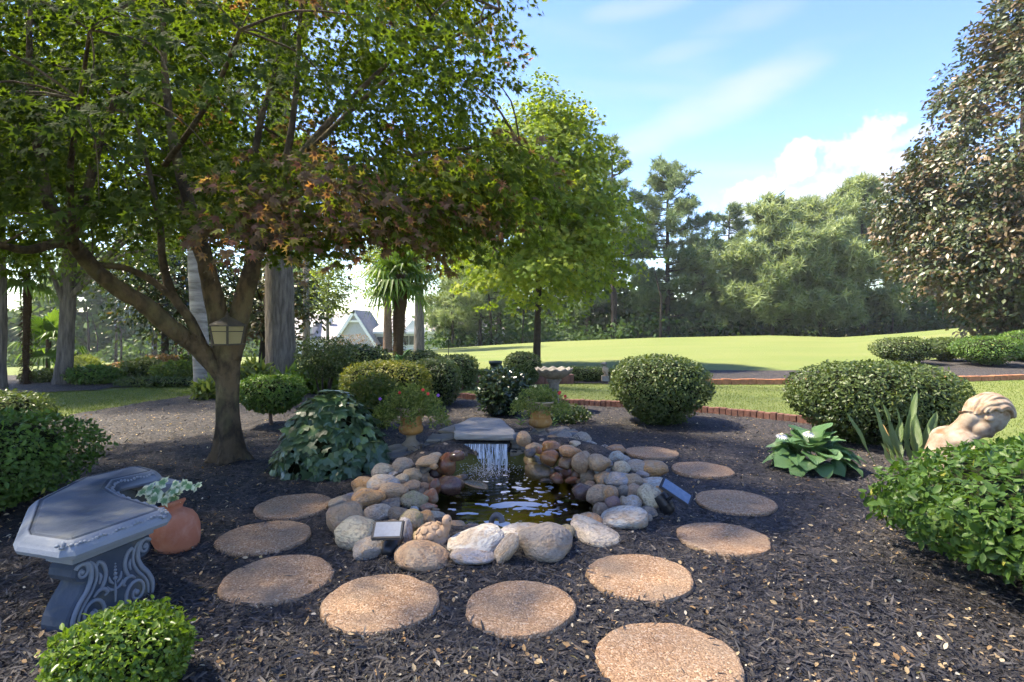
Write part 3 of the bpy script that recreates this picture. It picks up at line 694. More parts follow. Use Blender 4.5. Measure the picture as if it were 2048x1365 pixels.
def slab(name, outline, z0, z1, mat, parent, tilt=0., bev=.012, seed=0):
    """Broken flagstone: uneven outline, rough top and split edge. outline = world (x, y) points."""
    rs = random.Random(seed); P = []
    for i, a in enumerate(outline):
        b = outline[(i + 1) % len(outline)]
        for k in range(4):
            t = k / 4; j = .012 if k else 0
            P.append((a[0] * (1 - t) + b[0] * t + rs.uniform(-j, j), a[1] * (1 - t) + b[1] * t + rs.uniform(-j, j)))
    c = (sum(p[0] for p in P) / len(P), sum(p[1] for p in P) / len(P)); n = len(P); V = []; Fc = []
    def zz(p): return tilt * (p[1] - c[1])
    for s, z in ((.93, z0), (.985, z0 + bev), (1.0 , (z0 + z1) / 2), (.99, z1 - bev * .6), (.965, z1), (.6, z1 + .004), (.25, z1 + .002)):
        for k, p in enumerate(P):
            jj = rs.uniform(-.006, .006) if s > .5 else rs.uniform(-.003, .003)
            V.append((c[0] + (p[0] - c[0]) * s + jj, c[1] + (p[1] - c[1]) * s + jj, z + zz(p) + rs.uniform(-.004, .004)))
    for i in range(6):
        for k in range(n): Fc.append((i * n + k, i * n + (k + 1) % n, (i + 1) * n + (k + 1) % n, (i + 1) * n + k))
    Fc.append(tuple(range(n - 1, -1, -1))); Fc.append(tuple(6 * n + k for k in range(n)))
    return mesh_obj(name, V, Fc, mat, parent)

def waterfall():
    root = thing('waterfall', 'small waterfall spilling from under a grey flagstone into the pond', 'waterfall', (-.28, 5.8, 0))
    # cap stones
    slab('cap_stone', [(-.575, 5.66), (.012, 5.62), (.02, 5.86), (-.13, 6.5), (-.47, 6.55), (-.62, 6.1)], .255, .325, M['slab'], root, .02, seed=3)
    slab('cap_stone', [(-.80, 6.22), (-.52, 6.0), (-.44, 6.5), (-.66, 6.58)], .21, .255, M['slatetan'], root, .0, seed=4)
    # spill lip and dark back wall
    slab('spill_stone', [(-.52, 5.68), (-.03, 5.66), (-.03, 6.2), (-.52, 6.2)], .175, .205, M['slate'], root, .0, seed=5)
    slab('back_stone', [(-.55, 5.86), (.0, 5.86), (.0, 6.15), (-.55, 6.15)], -.2, .17, M['slate'], root, 0, seed=6)
    # stacked side walls
    for (x0, x1, y0, y1, z0, z1, m) in ((-.98, -.56, 5.70, 6.1, .0, .06, 'slate'), (-.92, -.53, 5.72, 6.1, .065, .13, 'slate'), (-.90, -.50, 5.74, 6.15, .135, .195, 'slate'), (-.86, -.56, 5.78, 6.1, .2, .235, 'slatetan'),
                                        (.0, .16, 5.72, 6.1, .0, .07, 'slate'), (-.02, .13, 5.70, 6.1, .075, .14, 'slatetan'), (.0, .17, 5.74, 6.1, .145, .20, 'slate'), (-.02, .1, 5.72, 6.1, .205, .25, 'slate')):
        slab('side_stone', [(x0, y0), (x1, y0 + rng.uniform(-.04, .02)), (x1, y1), (x0, y1)], z0, z1, M[m], root, 0, seed=rng.randint(0, 999))
    # flat slabs set on the bank to the left and right
    for pts, z, m in (([(770, 908), (776, 915), (900, 905), (905, 896), (860, 897)], .115, 'slate'), ([(760, 900), (765, 908), (812, 897), (815, 888), (790, 888)], .13, 'slatetan'), ([(1093, 866), (1100, 874), (1160, 868), (1150, 858)], .09, 'slate')):
        P = [tuple(gp(a, b, z)[:2]) for a, b in pts]
        slab('flagstone', P, z - .055, z, M[m], root, 0, seed=int(z * 1000))
    # the sheet of water: a thin curtain parted into strands
    n = 150; V = []; Fc = []; rd = []
    lip = []
    for k in range(n):
        x = -.505 + .46 * (k + rng.uniform(-.5, .5)) / n; w = rng.choice((.0012, .002, .003, .0065)) * rng.uniform(.7, 1.2); z = .212; y = 5.672 + rng.uniform(-.006, .006)
        b = len(V); fallen = rng.choice((1.0, 1.0, .8, .55)); m = 9
        spread = rng.uniform(-.02, .02); op = rng.choice((.06, .12, .2, .35, .8)) * rng.uniform(.6, 1.1)
        for i in range(m):
            t = i / (m - 1) * fallen; zz = z - (z - WZ) * t
            yy = y - .07 * math.sqrt(max(t, 0)) ; xx = x + spread * t + .004 * math.sin(9 * t + k); ww = w * (1 + 1.2 * t * rng.uniform(.3, 1))
            V += [(xx - ww, yy, zz), (xx, yy - ww * .9, zz), (xx + ww, yy, zz)]
            if i:
                for s in (0, 1): Fc.append((b + (i - 1) * 3 + s, b + (i - 1) * 3 + s + 1, b + i * 3 + s + 1, b + i * 3 + s)); rd.append(op)
    # unbroken film at the lip
    b = len(V); m = 24
    for i in range(4):
        for k in range(m):
            t = i / 3; V.append((-.51 + .47 * k / (m - 1), 5.69 - .05 * t - .012 * abs(math.sin(k * 1.7)), .213 - .06 * t * t - .01 * math.sin(k * 2.3) * t))
    for i in range(3):
        for k in range(m - 1): Fc.append((b + i * m + k, b + i * m + k + 1, b + (i + 1) * m + k + 1, b + (i + 1) * m + k)); rd.append(.16)
    big_mesh('water_curtain', V, Fc, M['fall'], root, rd, smooth=True)
    # splash drops and froth where it lands
    V = []; Fc = []
    for k in range(900):
        x = -.26 + rng.gauss(0, .15); y = 5.5 + rng.gauss(-.05, .11); z = WZ + abs(rng.gauss(0, .05)); r = rng.uniform(.001, .0045)
        v, f = ellipsoid((x, y, z), (r, r, r), seg=5, rings=3); b = len(V); V += v; Fc += [[i + b for i in q] for q in f]
    o = mesh_obj('splash', V, Fc, M['foam'], root, True); o['kind'] = 'stuff'
waterfall()

def foam():
    V = []; Fc = []
    spots = [(1030, 1010, 22), (1060, 1000, 9), (1048, 1018, 12), (1095, 1028, 10), (1070, 1030, 8), (1115, 1028, 6), (1010, 985, 7), (965, 1010, 8), (935, 1028, 9), (1090, 1012, 7), (1150, 1010, 5), (1140, 1040, 6), (1000, 1048, 16), (980, 1052, 9),
             (1120, 1005, 5), (1080, 985, 6), (1040, 978, 9), (1100, 975, 6), (1160, 990, 4), (1130, 1020, 4), (905, 1020, 6), (1175, 1030, 4), (890, 1046, 8)]
    spots += [(rng.gauss(1060, 55), rng.gauss(990, 26), rng.uniform(1, 3.2)) for _ in range(110)]
    for (a, b, r) in spots:
        c = gp(a, b, WZ)
        if pond_q(c.x, c.y) > .95: continue
        rr = r / F * c.y; n = 14; s = len(V); V.append((c.x, c.y, WZ + .004)); st = rng.uniform(1, 1.8); ph = rng.uniform(0, 6)
        for k in range(n):
            t = 2 * math.pi * k / n; q = rr * (1 + .4 * math.sin(2 * t + ph) + .25 * math.sin(3 * t + 2 * ph) + rng.uniform(-.1, .1)); V.append((c.x + q * st * math.cos(t), c.y + q * 1.1 * math.sin(t), WZ + .003))
        Fc += [(s, s + 1 + k, s + 1 + (k + 1) % n) for k in range(n)]
    tag(mesh_obj('foam', V, Fc, M['foam']), 'white flecks of foam floating on the pond', 'foam', kind='stuff')
foam()

# ------------------------------------------------------------------ brick edgings
def brick_mesh(s, name):
    bm = bmesh.new(); bmesh.ops.create_cube(bm, size=1.0)
    for v in bm.verts: v.co = Vector((v.co.x * s[0], v.co.y * s[1], v.co.z * s[2]))
    bmesh.ops.bevel(bm, geom=bm.edges[:], offset=.005, segments=1, affect='EDGES')
    me = bpy.data.meshes.new(name); bm.to_mesh(me); bm.free(); return me
def edging(label, pts, h, matkey, step, thick, zoff=0., until=9e9):
    P, _ = smooth_path([(a, b, 0) for a, b in pts], [1] * len(pts), 10)
    root = thing('brick_edging', label, 'edging', (P[0].x, P[0].y, 0))
    meshes = []
    for k in range(3):
        me = brick_mesh((step - .008, thick, h + .06), 'brick'); me.materials.append(M[matkey]); meshes.append(me)
    acc = 0.0; last = None; n = 0; bed = MB()
    for a, b in zip(P[:-1], P[1:]):
        seg = (b - a).length; t = -acc
        while t + step <= seg:
            t += step; c = a + (b - a) * (t / seg); d = (b - a).normalized()
            if n < 300 and c.y > 2:
                o = bpy.data.objects.new('brick', meshes[n % 3]); link(o, root)
                z = float(H(c.x, c.y)) + zoff + h / 2 - .03 + rng.uniform(-.008, .008)
                o.location = Vector((c.x + rng.uniform(-.004, .004), c.y + rng.uniform(-.006, .006), z)) - OFF[root.name]
                o.rotation_euler = (rng.uniform(-.03, .03), rng.uniform(-.02, .02), math.atan2(d.y, d.x) + rng.uniform(-.03, .03))
            n += 1
        acc = seg - t
    return root
edging('low red brick edging between the mulch and the grass path', EDGE1[:-1], .115, 'brick', .092, .11)
edging('dark red brick wall curving behind the tip of the grass path', EDGE2[1:6], .22, 'brick', .10, .12)
edging('orange brick edging in front of the far mulch strip', EDGE2[6:], .13, 'brickor', .20, .12)

# ------------------------------------------------------------------ trees
def limb_part(name, pts, mat, parent, n=9, wob=.12, sub=5):
    P, rr = smooth_path([p for p, r in pts], [r for p, r in pts], sub)
    v, f = tube(P, rr, n, True, wob); return mesh_obj(name, v, f, mat, parent, True)

def spray_leaves(C, per, spread, flat, leaf, out_c, tmpl, droop=.3, rnd_c=None, jit=.25, upright=.75):
    """Leaves in flat sprays round the centres C; returns arrays for leaves()."""
    n = len(C); idx = np.repeat(np.arange(n), per); m = len(idx)
    out = unit(C - np.array(out_c)); out[:, 2] *= .4; out = unit(out)
    tilt = unit(np.array([0, 0, 1.0]) * .85 + out * .35 + R.normal(size=(n, 3)) * .18)
    a = unit(np.cross(tilt, R.normal(size=(n, 3)))); b = np.cross(tilt, a)
    sp = spread if np.ndim(spread) == 0 else np.asarray(spread)[idx][:, None]
    r = np.sqrt(R.rand(m, 1)) * sp; th = R.rand(m, 1) * 2 * np.pi
    P = C[idx] + r * (np.cos(th) * a[idx] + np.sin(th) * b[idx]) + R.normal(size=(m, 1)) * flat * tilt[idx]
    P[:, 2] -= droop * (r[:, 0] ** 2) / np.maximum(np.ravel(sp), 1e-3)
    N = tilt[idx] * upright + R.normal(size=(m, 3)) * .45 + out[idx] * .25
    U = (P - C[idx]) * 1.2 / np.maximum(sp, 1e-3) + out[idx] * .4 + R.normal(size=(m, 3)) * .5; U[:, 2] -= .35
    size = leaf * (1 + (R.rand(m) - .5) * 2 * jit)
    rn = R.rand(m) if rnd_c is None else np.clip(rnd_c[idx] + (R.rand(m) - .5) * .22, 0, 1)
    return P, N, U, size, rn

def ell_points(n, c, r, shell=.5, seed=0, gap=.0, gscale=1.2):
    out = []; c = np.array(c); r = np.array(r); rs = np.random.RandomState(seed)
    while len(out) < n:
        d = unit(rs.normal(size=(n, 3))); q = (shell + (1 - shell) * rs.rand(n, 1)) ** .7; P = d * q
        W = c + P * r
        if gap: W = W[sines(W, seed + 9, gscale, 4) > gap - .75]
        out += W.tolist()
    return np.array(out[:n])

def maple_tree():
    base = gp(455, 925); root = thing('maple_tree', 'spreading maple with dark green and reddish leaves and a lantern on its forked trunk', 'tree', base)
    B = base
    # trunk with root flare
    P, rr = smooth_path([px(455, 940, 5.8), px(455, 925, 5.8), px(455, 900, 5.8), px(456, 860, 5.8), px(455, 800, 5.8), px(456, 745, 5.8), px(456, 700, 5.8), px(455, 660, 5.8)], [.26, .20, .14, .116, .108, .114, .13, .10], 6)
    V, Fc = tube(P, rr, 26)
    V = [Vector(v) for v in V]
    for v in V:
        d = v - Vector((B.x, B.y, v.z)); a = math.atan2(d.y, d.x); k = max(0, 1 - v.z / .45)
        f = 1 + k * (.28 * math.sin(4 * a + .6) + .12 * math.sin(7 * a)) + .05 * mnoise.noise(v * 5) + .03 * math.sin(5 * a + v.z * 1.5)
        v.x = B.x + d.x * f; v.y = B.y + d.y * f
    mesh_obj('trunk', V, Fc, M['bark'], root, True)
    LIMBS = [
        [(452, 720, 5.8, .105), (437, 640, 5.8, .098), (420, 560, 5.75, .088), (405, 500, 5.7, .075), (385, 430, 5.6, .06), (350, 300, 5.4, .045), (330, 150, 5.2, .03), (325, 0, 5.0, .02), (320, -150, 4.9, .012)],
        [(462, 720, 5.8, .11), (482, 620, 5.85, .098), (503, 540, 5.9, .088), (515, 470, 6.0, .07), (545, 380, 6.1, .055), (610, 300, 6.2, .045), (700, 200, 6.3, .03), (800, 100, 6.3, .02), (880, -20, 6.2, .012)],
        [(495, 580, 5.9, .065), (530, 470, 6.0, .05), (570, 330, 6.0, .04), (590, 200, 5.9, .03), (600, 40, 5.9, .02), (610, -120, 5.9, .012)],
        [(512, 500, 5.95, .05), (500, 400, 6.2, .045), (520, 250, 6.4, .035), (560, 100, 6.5, .022), (580, -60, 6.6, .012)],
        [(455, 760, 5.8, .10), (400, 700, 5.7, .088), (340, 655, 5.5, .082), (290, 610, 5.35, .078), (240, 580, 5.2, .072), (190, 540, 5.05, .066), (150, 490, 4.9, .06), (115, 440, 4.8, .052), (90, 380, 4.7, .045), (75, 280, 4.6, .035), (60, 150, 4.5, .025), (60, 20, 4.4, .015)],
        [(410, 705, 5.7, .055), (380, 640, 5.6, .046), (345, 590, 5.6, .042), (325, 520, 5.6, .036), (320, 450, 5.6, .03), (300, 350, 5.5, .022), (270, 230, 5.4, .014)],
        [(350, 600, 5.6, .034), (300, 560, 5.5, .032), (250, 537, 5.4, .03), (185, 527, 5.2, .026), (150, 500, 4.95, .024)],
        [(135, 480, 4.85, .042), (60, 500, 4.4, .032), (0, 490, 4.1, .026), (-90, 470, 3.9, .018), (-200, 430, 3.8, .01)],
        [(140, 470, 4.85, .045), (175, 380, 4.8, .036), (200, 280, 4.7, .03), (240, 180, 4.6, .02), (300, 60, 4.5, .012)],
        [(515, 475, 6.0, .04), (600, 470, 5.6, .035), (700, 470, 5.2, .03), (800, 450, 4.95, .022), (900, 440, 4.75, .015), (1000, 425, 4.65, .008)],
        [(600, 310, 6.2, .03), (750, 320, 5.7, .024), (900, 300, 5.3, .017), (1040, 290, 5.0, .008)],
        [(430, 590, 5.75, .045), (385, 480, 6.3, .04), (340, 340, 6.9, .03), (300, 160, 7.3, .02)],
        [(620, 300, 6.2, .03), (760, 170, 5.7, .02), (900, 80, 5.2, .014), (1000, 20, 4.9, .008)],
        [(330, 330, 5.5, .03), (420, 200, 4.6, .02), (480, 60, 3.9, .012)],
        [(150, 500, 4.9, .03), (140, 360, 4.1, .022), (160, 200, 3.5, .014), (180, 60, 3.1, .008)],
    ]
    for L_ in LIMBS: limb_part('limb', [(px(a, b, c), r) for a, b, c, r in L_], M['bark'], root, 10, .15)
    LP = np.array([list(px(a, b, c)) for L_ in LIMBS for a, b, c, r in L_[2:]])
    # sprays fill the crown
    c0 = np.array([-2.75, 5.5, 3.6]); r0 = np.array([3.9, 3.0, 2.5]); C = []
    ty = [-400, 0, 60, 120, 180, 230, 280, 330, 380, 420, 470, 520, 570]; tx = [1120, 1085, 1060, 1040, 1010, 975, 1020, 1070, 1085, 1060, 960, 900, 690]
    bx = [-900, -300, 0, 60, 110, 200, 300, 380, 450, 560, 650, 750, 850, 930, 1000, 1120]; by = [560, 560, 530, 500, 440, 440, 455, 470, 480, 520, 515, 480, 490, 480, 430, 400]
    while len(C) < 760:
        P = c0 + (R.rand(400, 3) * 2 - 1) * r0
        q = np.sqrt((((P - c0) / r0) ** 2).sum(1)); P = P[(q < 1) & (q > .25 + .3 * R.rand(400)) & (P[:, 1] > 2.5)]
        X = P[:, 0] / P[:, 1] * F + 1024; Yp = HZ - (P[:, 2] - CAMH) / P[:, 1] * F
        ok = (X < np.interp(Yp, ty, tx) - 10) & (Yp < np.interp(X, bx, by) - 12) & (sines(P, 21, 1.9, 4) > -.42) & ((Yp > -60) | (R.rand(len(P)) < .2)) & ((P[:, 1] > 4.3) | (P[:, 0] < -2.6) | (R.rand(len(P)) < .3))
        # leave the heart of the crown, round the forks, open
        ok &= ~((np.hypot((X - 500) / 250, (Yp - 340) / 200) < 1) & (P[:, 1] < 5.9) & (R.rand(len(P)) < .85))
        C += P[ok].tolist()
    C = np.array(C[:760])
    # a lower, nearer fringe on the right with browned leaves
    nF = 75; fx = R.uniform(430, 1090, nF); fy = np.interp(fx, [400, 550, 700, 900, 1090], [390, 380, 400, 410, 350]) + R.uniform(-75, 75, nF); fY = R.uniform(4.0, 5.0, nF)
    FR = np.array([list(px(a, b, c)) for a, b, c in zip(fx, fy, fY)])
    X = C[:, 0] / C[:, 1] * F + 1024; Yp = HZ - (C[:, 2] - CAMH) / C[:, 1] * F
    rc = .10 + .30 * R.rand(len(C)) + .22 * np.clip((X - 650) / 350, 0, 1) + .12 * (C[:, 2] > 4.5)
    rc = np.where((R.rand(len(C)) < .05) & (X > 300), .9, np.minimum(rc, .70))
    rf = np.where(R.rand(nF) < np.where(fx < 760, .5, .38), .88, .35 + .3 * R.rand(nF))
    C = np.concatenate([C, FR]); rc = np.concatenate([rc, rf])
    P, N, U, S, rn = spray_leaves(C, 72, .35, .04, .063, c0, MAPLE, .25, rc, .3)
    leaves('crown', P, N, U, S, MAPLE, M['maple'], root, rn)
    # twigs run from the limbs to the sprays
    mb = MB(); used = {}
    d = ((C[:, None, :] - LP[None]) ** 2).sum(-1); ni = d.argmin(1)
    for i in range(0, len(C)):
        a = Vector(LP[ni[i]]); b = Vector(C[i]); L_ = (b - a).length
        used[ni[i]] = used.get(ni[i], 0) + 1
        if L_ < .1 or L_ > 1.15 or used[ni[i]] > 6: continue
        mid = (a + b) / 2 + Vector((rng.uniform(-.1, .1), rng.uniform(-.1, .1), .12 * L_))
        Pp, rr = smooth_path([a, mid, b], [.011 * min(L_, 1.3) + .002, .007 * min(L_, 1.2) + .002, .002], 3); mb.tube(Pp, rr, 4, False)
    mb.obj('twigs', M['bark'], root)['kind'] = 'stuff'
    return root
maple_tree()

def broad_tree(name, label, base, trunk, r0, crown_c, crown_r, n, per, spread, leaf, tmpl, lm, bm, seed, gap=.35, limbs=9, shell=.45, group=None, flat=.12, trunk_n=14, rshift=0., part=None, wob=.1, cl=None):
    root = thing(name, label, 'tree', base, group)
    P, rr = smooth_path(trunk, r0, 5); V, Fc = tube(P, rr, trunk_n, True, wob)
    mesh_obj('trunk', V, Fc, M[bm], root, True)
    C = ell_points(n if not cl else cl[0], crown_c, crown_r, shell, seed, gap)
    if cl: C = np.repeat(C, n // cl[0], 0); C = C + np.random.RandomState(seed).normal(size=C.shape) * cl[1] * np.array([1, 1, .6])
    if part is not None: C = C[part(C)]
    A, N, U, S, rn = spray_leaves(C, per, spread, flat, leaf, crown_c, tmpl, .2, np.clip(.15 + .7 * R.rand(len(C)) + rshift, 0, 1))
    leaves('crown', A, N, U, S, tmpl, M[lm], root, rn)
    mb = MB(); rs = random.Random(seed); T_ = [Vector(p) for p in P]
    for k in range(limbs):
        e = Vector(C[rs.randrange(len(C))]); s = T_[int(len(T_) * rs.uniform(.45, .98))]
        if e.z < s.z - .3: s = T_[len(T_) // 2]
        m = s.lerp(e, .5) + Vector((0, 0, .12 * (e - s).length)); r = rr[-1] * rs.uniform(.5, .9)
        q, r_ = smooth_path([s, m, e], [r, r * .6, r * .2], 5); mb.tube(q, r_, 6, False)
    mb.obj('branches', M[bm], root)['kind'] = 'stuff'
    return root

def along(x0, y0, Y0, x1, y1, n=5, bend=0.):
    a, b = px(x0, y0, Y0), px(x1, y1, Y0); out = []
    for k in range(n):
        t = k / (n - 1); p = a.lerp(b, t); p.x += bend * math.sin(t * math.pi); out.append(p)
    return out

# big old trunk behind the maple; its high crown shades the garden
b = px(562, 757, 15.6); b.z = 0
broad_tree('oak_tree', 'tall oak with a straight thick grey trunk right of the maple fork', b, [b + Vector((0, 0, -.1)), b + Vector((0, 0, .3)), b + Vector((-.05, 0, 3)), b + Vector((-.1, .1, 7)), b + Vector((-.1, .1, 11.5))], [.50, .40, .36, .32, .22],
           (-7.0, 13.6, 13.4), (8.2, 7.6, 4.0), 2200, 12, 1.2, .10, LEAF2, 'oak', 'barkgrey', 5, .0, 9, .1, trunk_n=20, flat=.6)
# unseen tree added beyond the left edge; its thin high crown shades the bed
b = Vector((-9.6, 3.2, 0))
broad_tree('oak_tree', 'unseen tall oak added at the left to shade the bed', b, [b + Vector((0, 0, -.1)), b + Vector((0, 0, 3)), b + Vector((.2, .1, 7)), b + Vector((.6, .2, 11))], [.4, .3, .25, .14], (-5.6, 3.6, 12.6), (6.8, 6.0, 3.0), 1300, 12, 1.2, .10, LEAF2, 'oak', 'barkgrey', 6, .0, 4, .1, flat=.6)
# pale ringed trunk
b = px(405, 788, 11.5); b.z = 0
broad_tree('birch_tree', 'tree with a pale ringed trunk just left of the maple trunk', b, [b + Vector((.05, 0, -.05)), b + Vector((0, 0, .4)), b + Vector((-.1, 0, 2)), b + Vector((-.2, 0, 4)), b + Vector((-.3, 0, 6))], [.21, .165, .15, .135, .10],
           (-6.6, 12.0, 7.0), (3.0, 2.6, 2.0), 260, 34, .5, .10, LEAF2, 'leftleaf', 'barkpale', 8, .3, 8, .4)
b = px(128, 772, 13.3); b.z = 0
broad_tree('shade_tree', 'leaning grey-trunked tree over the left mulch with pale green leaves', b, [b + Vector((-.05, 0, -.1)), b + Vector((0, 0, .35)), b + Vector((.1, 0, 2)), b + Vector((.16, 0, 4)), b + Vector((.3, 0, 6))], [.27, .18, .155, .13, .08],
           (-9.2, 12.6, 5.35), (4.4, 3.2, 2.9), 760, 34, .55, .115, LEAF2, 'leftleaf', 'barkgrey', 12, .3, 14, .35)
b = px(-5, 778, 12.6); b.z = 0
broad_tree('shade_tree', 'dark trunk cut by the left edge of the picture', b, [b + Vector((0, 0, -.1)), b + Vector((0, 0, .3)), b + Vector((.05, 0, 2)), b + Vector((0, 0, 5))], [.25, .16, .13, .1],
           (-13.0, 12.4, 5.3), (3.8, 3.0, 2.9), 460, 34, .5, .115, LEAF2, 'leftleaf', 'barkgrey', 13, .3, 10, .35)
# dark glossy-leaved trees between
b = px(330, 735, 16.5); b.z = 0
broad_tree('magnolia_tree', 'dark glossy magnolia behind the pale ringed trunk', b, along(330, 750, 16.5, 330, 560), [.12, .1, .09, .08, .06], tuple(px(350, 560, 16.5)), (2.0, 1.6, 2.0), 170, 26, .42, .16, LEAF4, 'darkmag', 'barkdark', 17, .2, 8, .3)
b = px(520, 735, 17.5); b.z = 0
broad_tree('magnolia_tree', 'magnolia with rusty leaf undersides behind the old oak trunk', b, along(522, 745, 17.5, 535, 560), [.1, .09, .08, .07, .05], tuple(px(540, 600, 17.5)), (1.5, 1.3, 1.7), 120, 24, .4, .17, LEAF4, 'magnolia', 'barkdark', 18, .2, 8, .3)
# bright maple on the lawn edge
b = px(1073, 716, 19.5); b.z = float(H(b.x, b.y))
def mcone(C): # broad below, pointed above, as the tree is
    t = (C[:, 2] - 2.0) / 8.2; w = np.interp(t, [-.1, .1, .3, .55, .8, 1.02], [2.5, 3.3, 3.3, 2.7, 1.55, .35]) * (1 + .22 * sines(C, 55, 1.1, 4)); return np.hypot(C[:, 0] - 1.05, C[:, 1] - 19.5) < w
broad_tree('maple_tree', 'bright green young maple with a pointed crown beside the far lawn', b, along(1073, 722, 19.5, 1085, 330), [.14, .105, .09, .07, .03], (1.05, 19.5, 6.0), (3.7, 3.4, 4.4), 1600, 28, .48, .13, STAR5, 'gmaple', 'barkdark', 23, .12, 22, .15, part=mcone, flat=.08, cl=(400, .46))
# magnolia at the right
b = px(2010, 652, 27.); b.z = float(H(b.x, b.y))
def mag(C):
    t = (C[:, 2] - 2.0) / 17.; w = np.interp(t, [-.1, .03, .15, .35, .6, .8, 1.0], [4.8, 5.9, 7.0, 6.6, 5.2, 3.6, .5]); return np.hypot(C[:, 0] - 25.6, C[:, 1] - 27) < w * (1 + .18 * sines(C, 77, .55, 4))
broad_tree('magnolia_tree', 'huge brown-leaved magnolia filling the right edge', b, [b + Vector((0, 0, -.2)), b + Vector((0, 0, 2)), b + Vector((.8, 0, 6)), b + Vector((1, 0, 16))], [.35, .3, .25, .06], (25.6, 27., 10.), (9.4, 7.5, 10.), 8000, 24, .50, .265, LEAF2, 'magnolia', 'barkdark', 31, .2, 26, .35, part=mag, flat=.16, cl=(800, .62))
# slim deciduous trees by the houses
for (x, yb, Y, h, w, label, bk, cr, sd) in ((655, 705, 44, 7.0, 1.9, 'slender thin-leaved tree in front of the grey gabled house', 'barkgrey', 3.2, 41), (775, 702, 46, 9.5, 2.9, 'reddish-brown trunk with a yellow-green crown left of the palm head', 'barkbrown', 4.0, 42),
                                   (838, 700, 40, 10.5, 3.6, 'grey-trunked tree in front of the white house windows', 'barkgrey', 4.2, 43), (612, 720, 30, 11, 1.0, 'thin bare pole-like trunk right of the oak trunk', 'barkgrey', 9.5, 44)):
    b = px(x, yb, Y); g = Vector((b.x, Y, float(H(b.x, Y)))); tr = .32 if x != 612 else .17
    if x == 655: tr = .12
    broad_tree('lawn_tree', label, g, [g + Vector((0, 0, -.3)), g + Vector((.02, 0, h * .25)), g + Vector((0, 0, h * .55)), g + Vector((.1, 0, h * .8))], [tr * 1.3, tr, tr * .8, tr * .3], (g.x, Y, g.z + (cr + h) / 2 + .3), (w, w, (h - cr) / 2 + .6), int(70 * w), 30, .7, .24, LEAF2, 'leftleaf', bk, sd, .25, 10, .3, 'trees by the far houses', rshift=.2)

# ------------------------------------------------------------------ pines
def pine(name, label, x, ytop, Y, width, seed, lm='pine', dens=1.0, low=.15, group='pines behind the lawn', cone=.6, tuft=.55, cat='tree'):
    b = px(x, 680, Y); g = Vector((b.x, Y, float(H(b.x, Y)))); top = CAMH - (ytop - HZ) / F * Y; h = top - g.z; rs = np.random.RandomState(seed); rr_ = random.Random(seed)
    root = thing(name, label, cat, g, group)
    lean = rr_.uniform(-.3, .3); V, Fc = tube([g + Vector((lean * t * t, 0, h * t)) for t in (-.02, .1, .3, .5, .7, .9, .98)], [h * .017, h * .015, h * .013, h * .011, h * .008, h * .004, h * .001], 8, True, .1)
    mesh_obj('trunk', V, Fc, M['barkdark'], root, True)
    mb = MB(); C = []; D = []; n = int(46 * dens)
    for k in range(n):
        t = low + (1 - low) * (k + rs.rand()) / n; L_ = width * (cone + (1 - cone) * math.sin(math.pi * min(1, (t - low) / (1 - low) * .9 + .12))) * (1 - max(0, t - .55) / .55) * rs.uniform(.55, 1.05) + .5
        a = rs.rand() * 2 * math.pi; d = Vector((math.cos(a), math.sin(a), 0)); s = g + Vector((lean * t * t, 0, h * t)); up = rs.uniform(.05, .35) + (t > .8) * .4
        e = s + d * L_ + Vector((0, 0, L_ * up)); m = s + d * L_ * .5 + Vector((0, 0, L_ * up * .2))
        q, r = smooth_path([s, m, e], [h * .004, h * .003, h * .001], 4); mb.tube(q, r, 5, False)
        for j in range(max(3, int(L_ * 5.0 * dens))):
            u = rs.uniform(.3, 1.05) ** .8; p = s.lerp(e, u) + Vector((rs.normal() * .38, rs.normal() * .38, rs.normal() * .22 + .1)) * (.5 + L_ * .18); C.append(p); D.append(d + Vector((0, 0, .7)))
    mb.obj('branches', M['barkdark'], root)['kind'] = 'stuff'
    C = np.array([list(c) for c in C]); D = unit(np.array([list(c) for c in D])); per = 30; idx = np.repeat(np.arange(len(C)), per); mN = len(idx)
    U = unit(D[idx] * .55 + rs.normal(size=(mN, 3)) * .75); P = C[idx] + U * tuft * .08 + rs.normal(size=(mN, 3)) * tuft * .12
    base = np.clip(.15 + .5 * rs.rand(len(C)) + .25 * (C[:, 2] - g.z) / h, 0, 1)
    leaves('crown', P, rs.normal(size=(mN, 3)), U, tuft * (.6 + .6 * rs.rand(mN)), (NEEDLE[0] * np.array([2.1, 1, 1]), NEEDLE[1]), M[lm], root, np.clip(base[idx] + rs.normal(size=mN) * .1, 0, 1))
    return root
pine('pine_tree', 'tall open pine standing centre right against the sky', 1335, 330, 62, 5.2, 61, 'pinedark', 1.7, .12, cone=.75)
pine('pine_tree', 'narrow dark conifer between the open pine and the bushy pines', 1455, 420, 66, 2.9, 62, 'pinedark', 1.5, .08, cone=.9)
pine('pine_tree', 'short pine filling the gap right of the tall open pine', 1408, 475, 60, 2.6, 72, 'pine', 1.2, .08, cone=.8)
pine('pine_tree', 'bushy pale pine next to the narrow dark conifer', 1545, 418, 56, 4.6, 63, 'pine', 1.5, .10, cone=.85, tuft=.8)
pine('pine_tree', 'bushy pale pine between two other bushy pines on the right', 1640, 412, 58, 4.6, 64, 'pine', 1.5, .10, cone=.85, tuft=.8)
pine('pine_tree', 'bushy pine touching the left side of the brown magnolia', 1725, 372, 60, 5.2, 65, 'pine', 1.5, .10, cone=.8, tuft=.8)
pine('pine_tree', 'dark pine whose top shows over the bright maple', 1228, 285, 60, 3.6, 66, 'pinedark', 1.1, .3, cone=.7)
pine('pine_tree', 'dark pine half hidden behind the bright maple', 1175, 330, 64, 4.0, 67, 'pinedark', 1.1, .15, cone=.7)
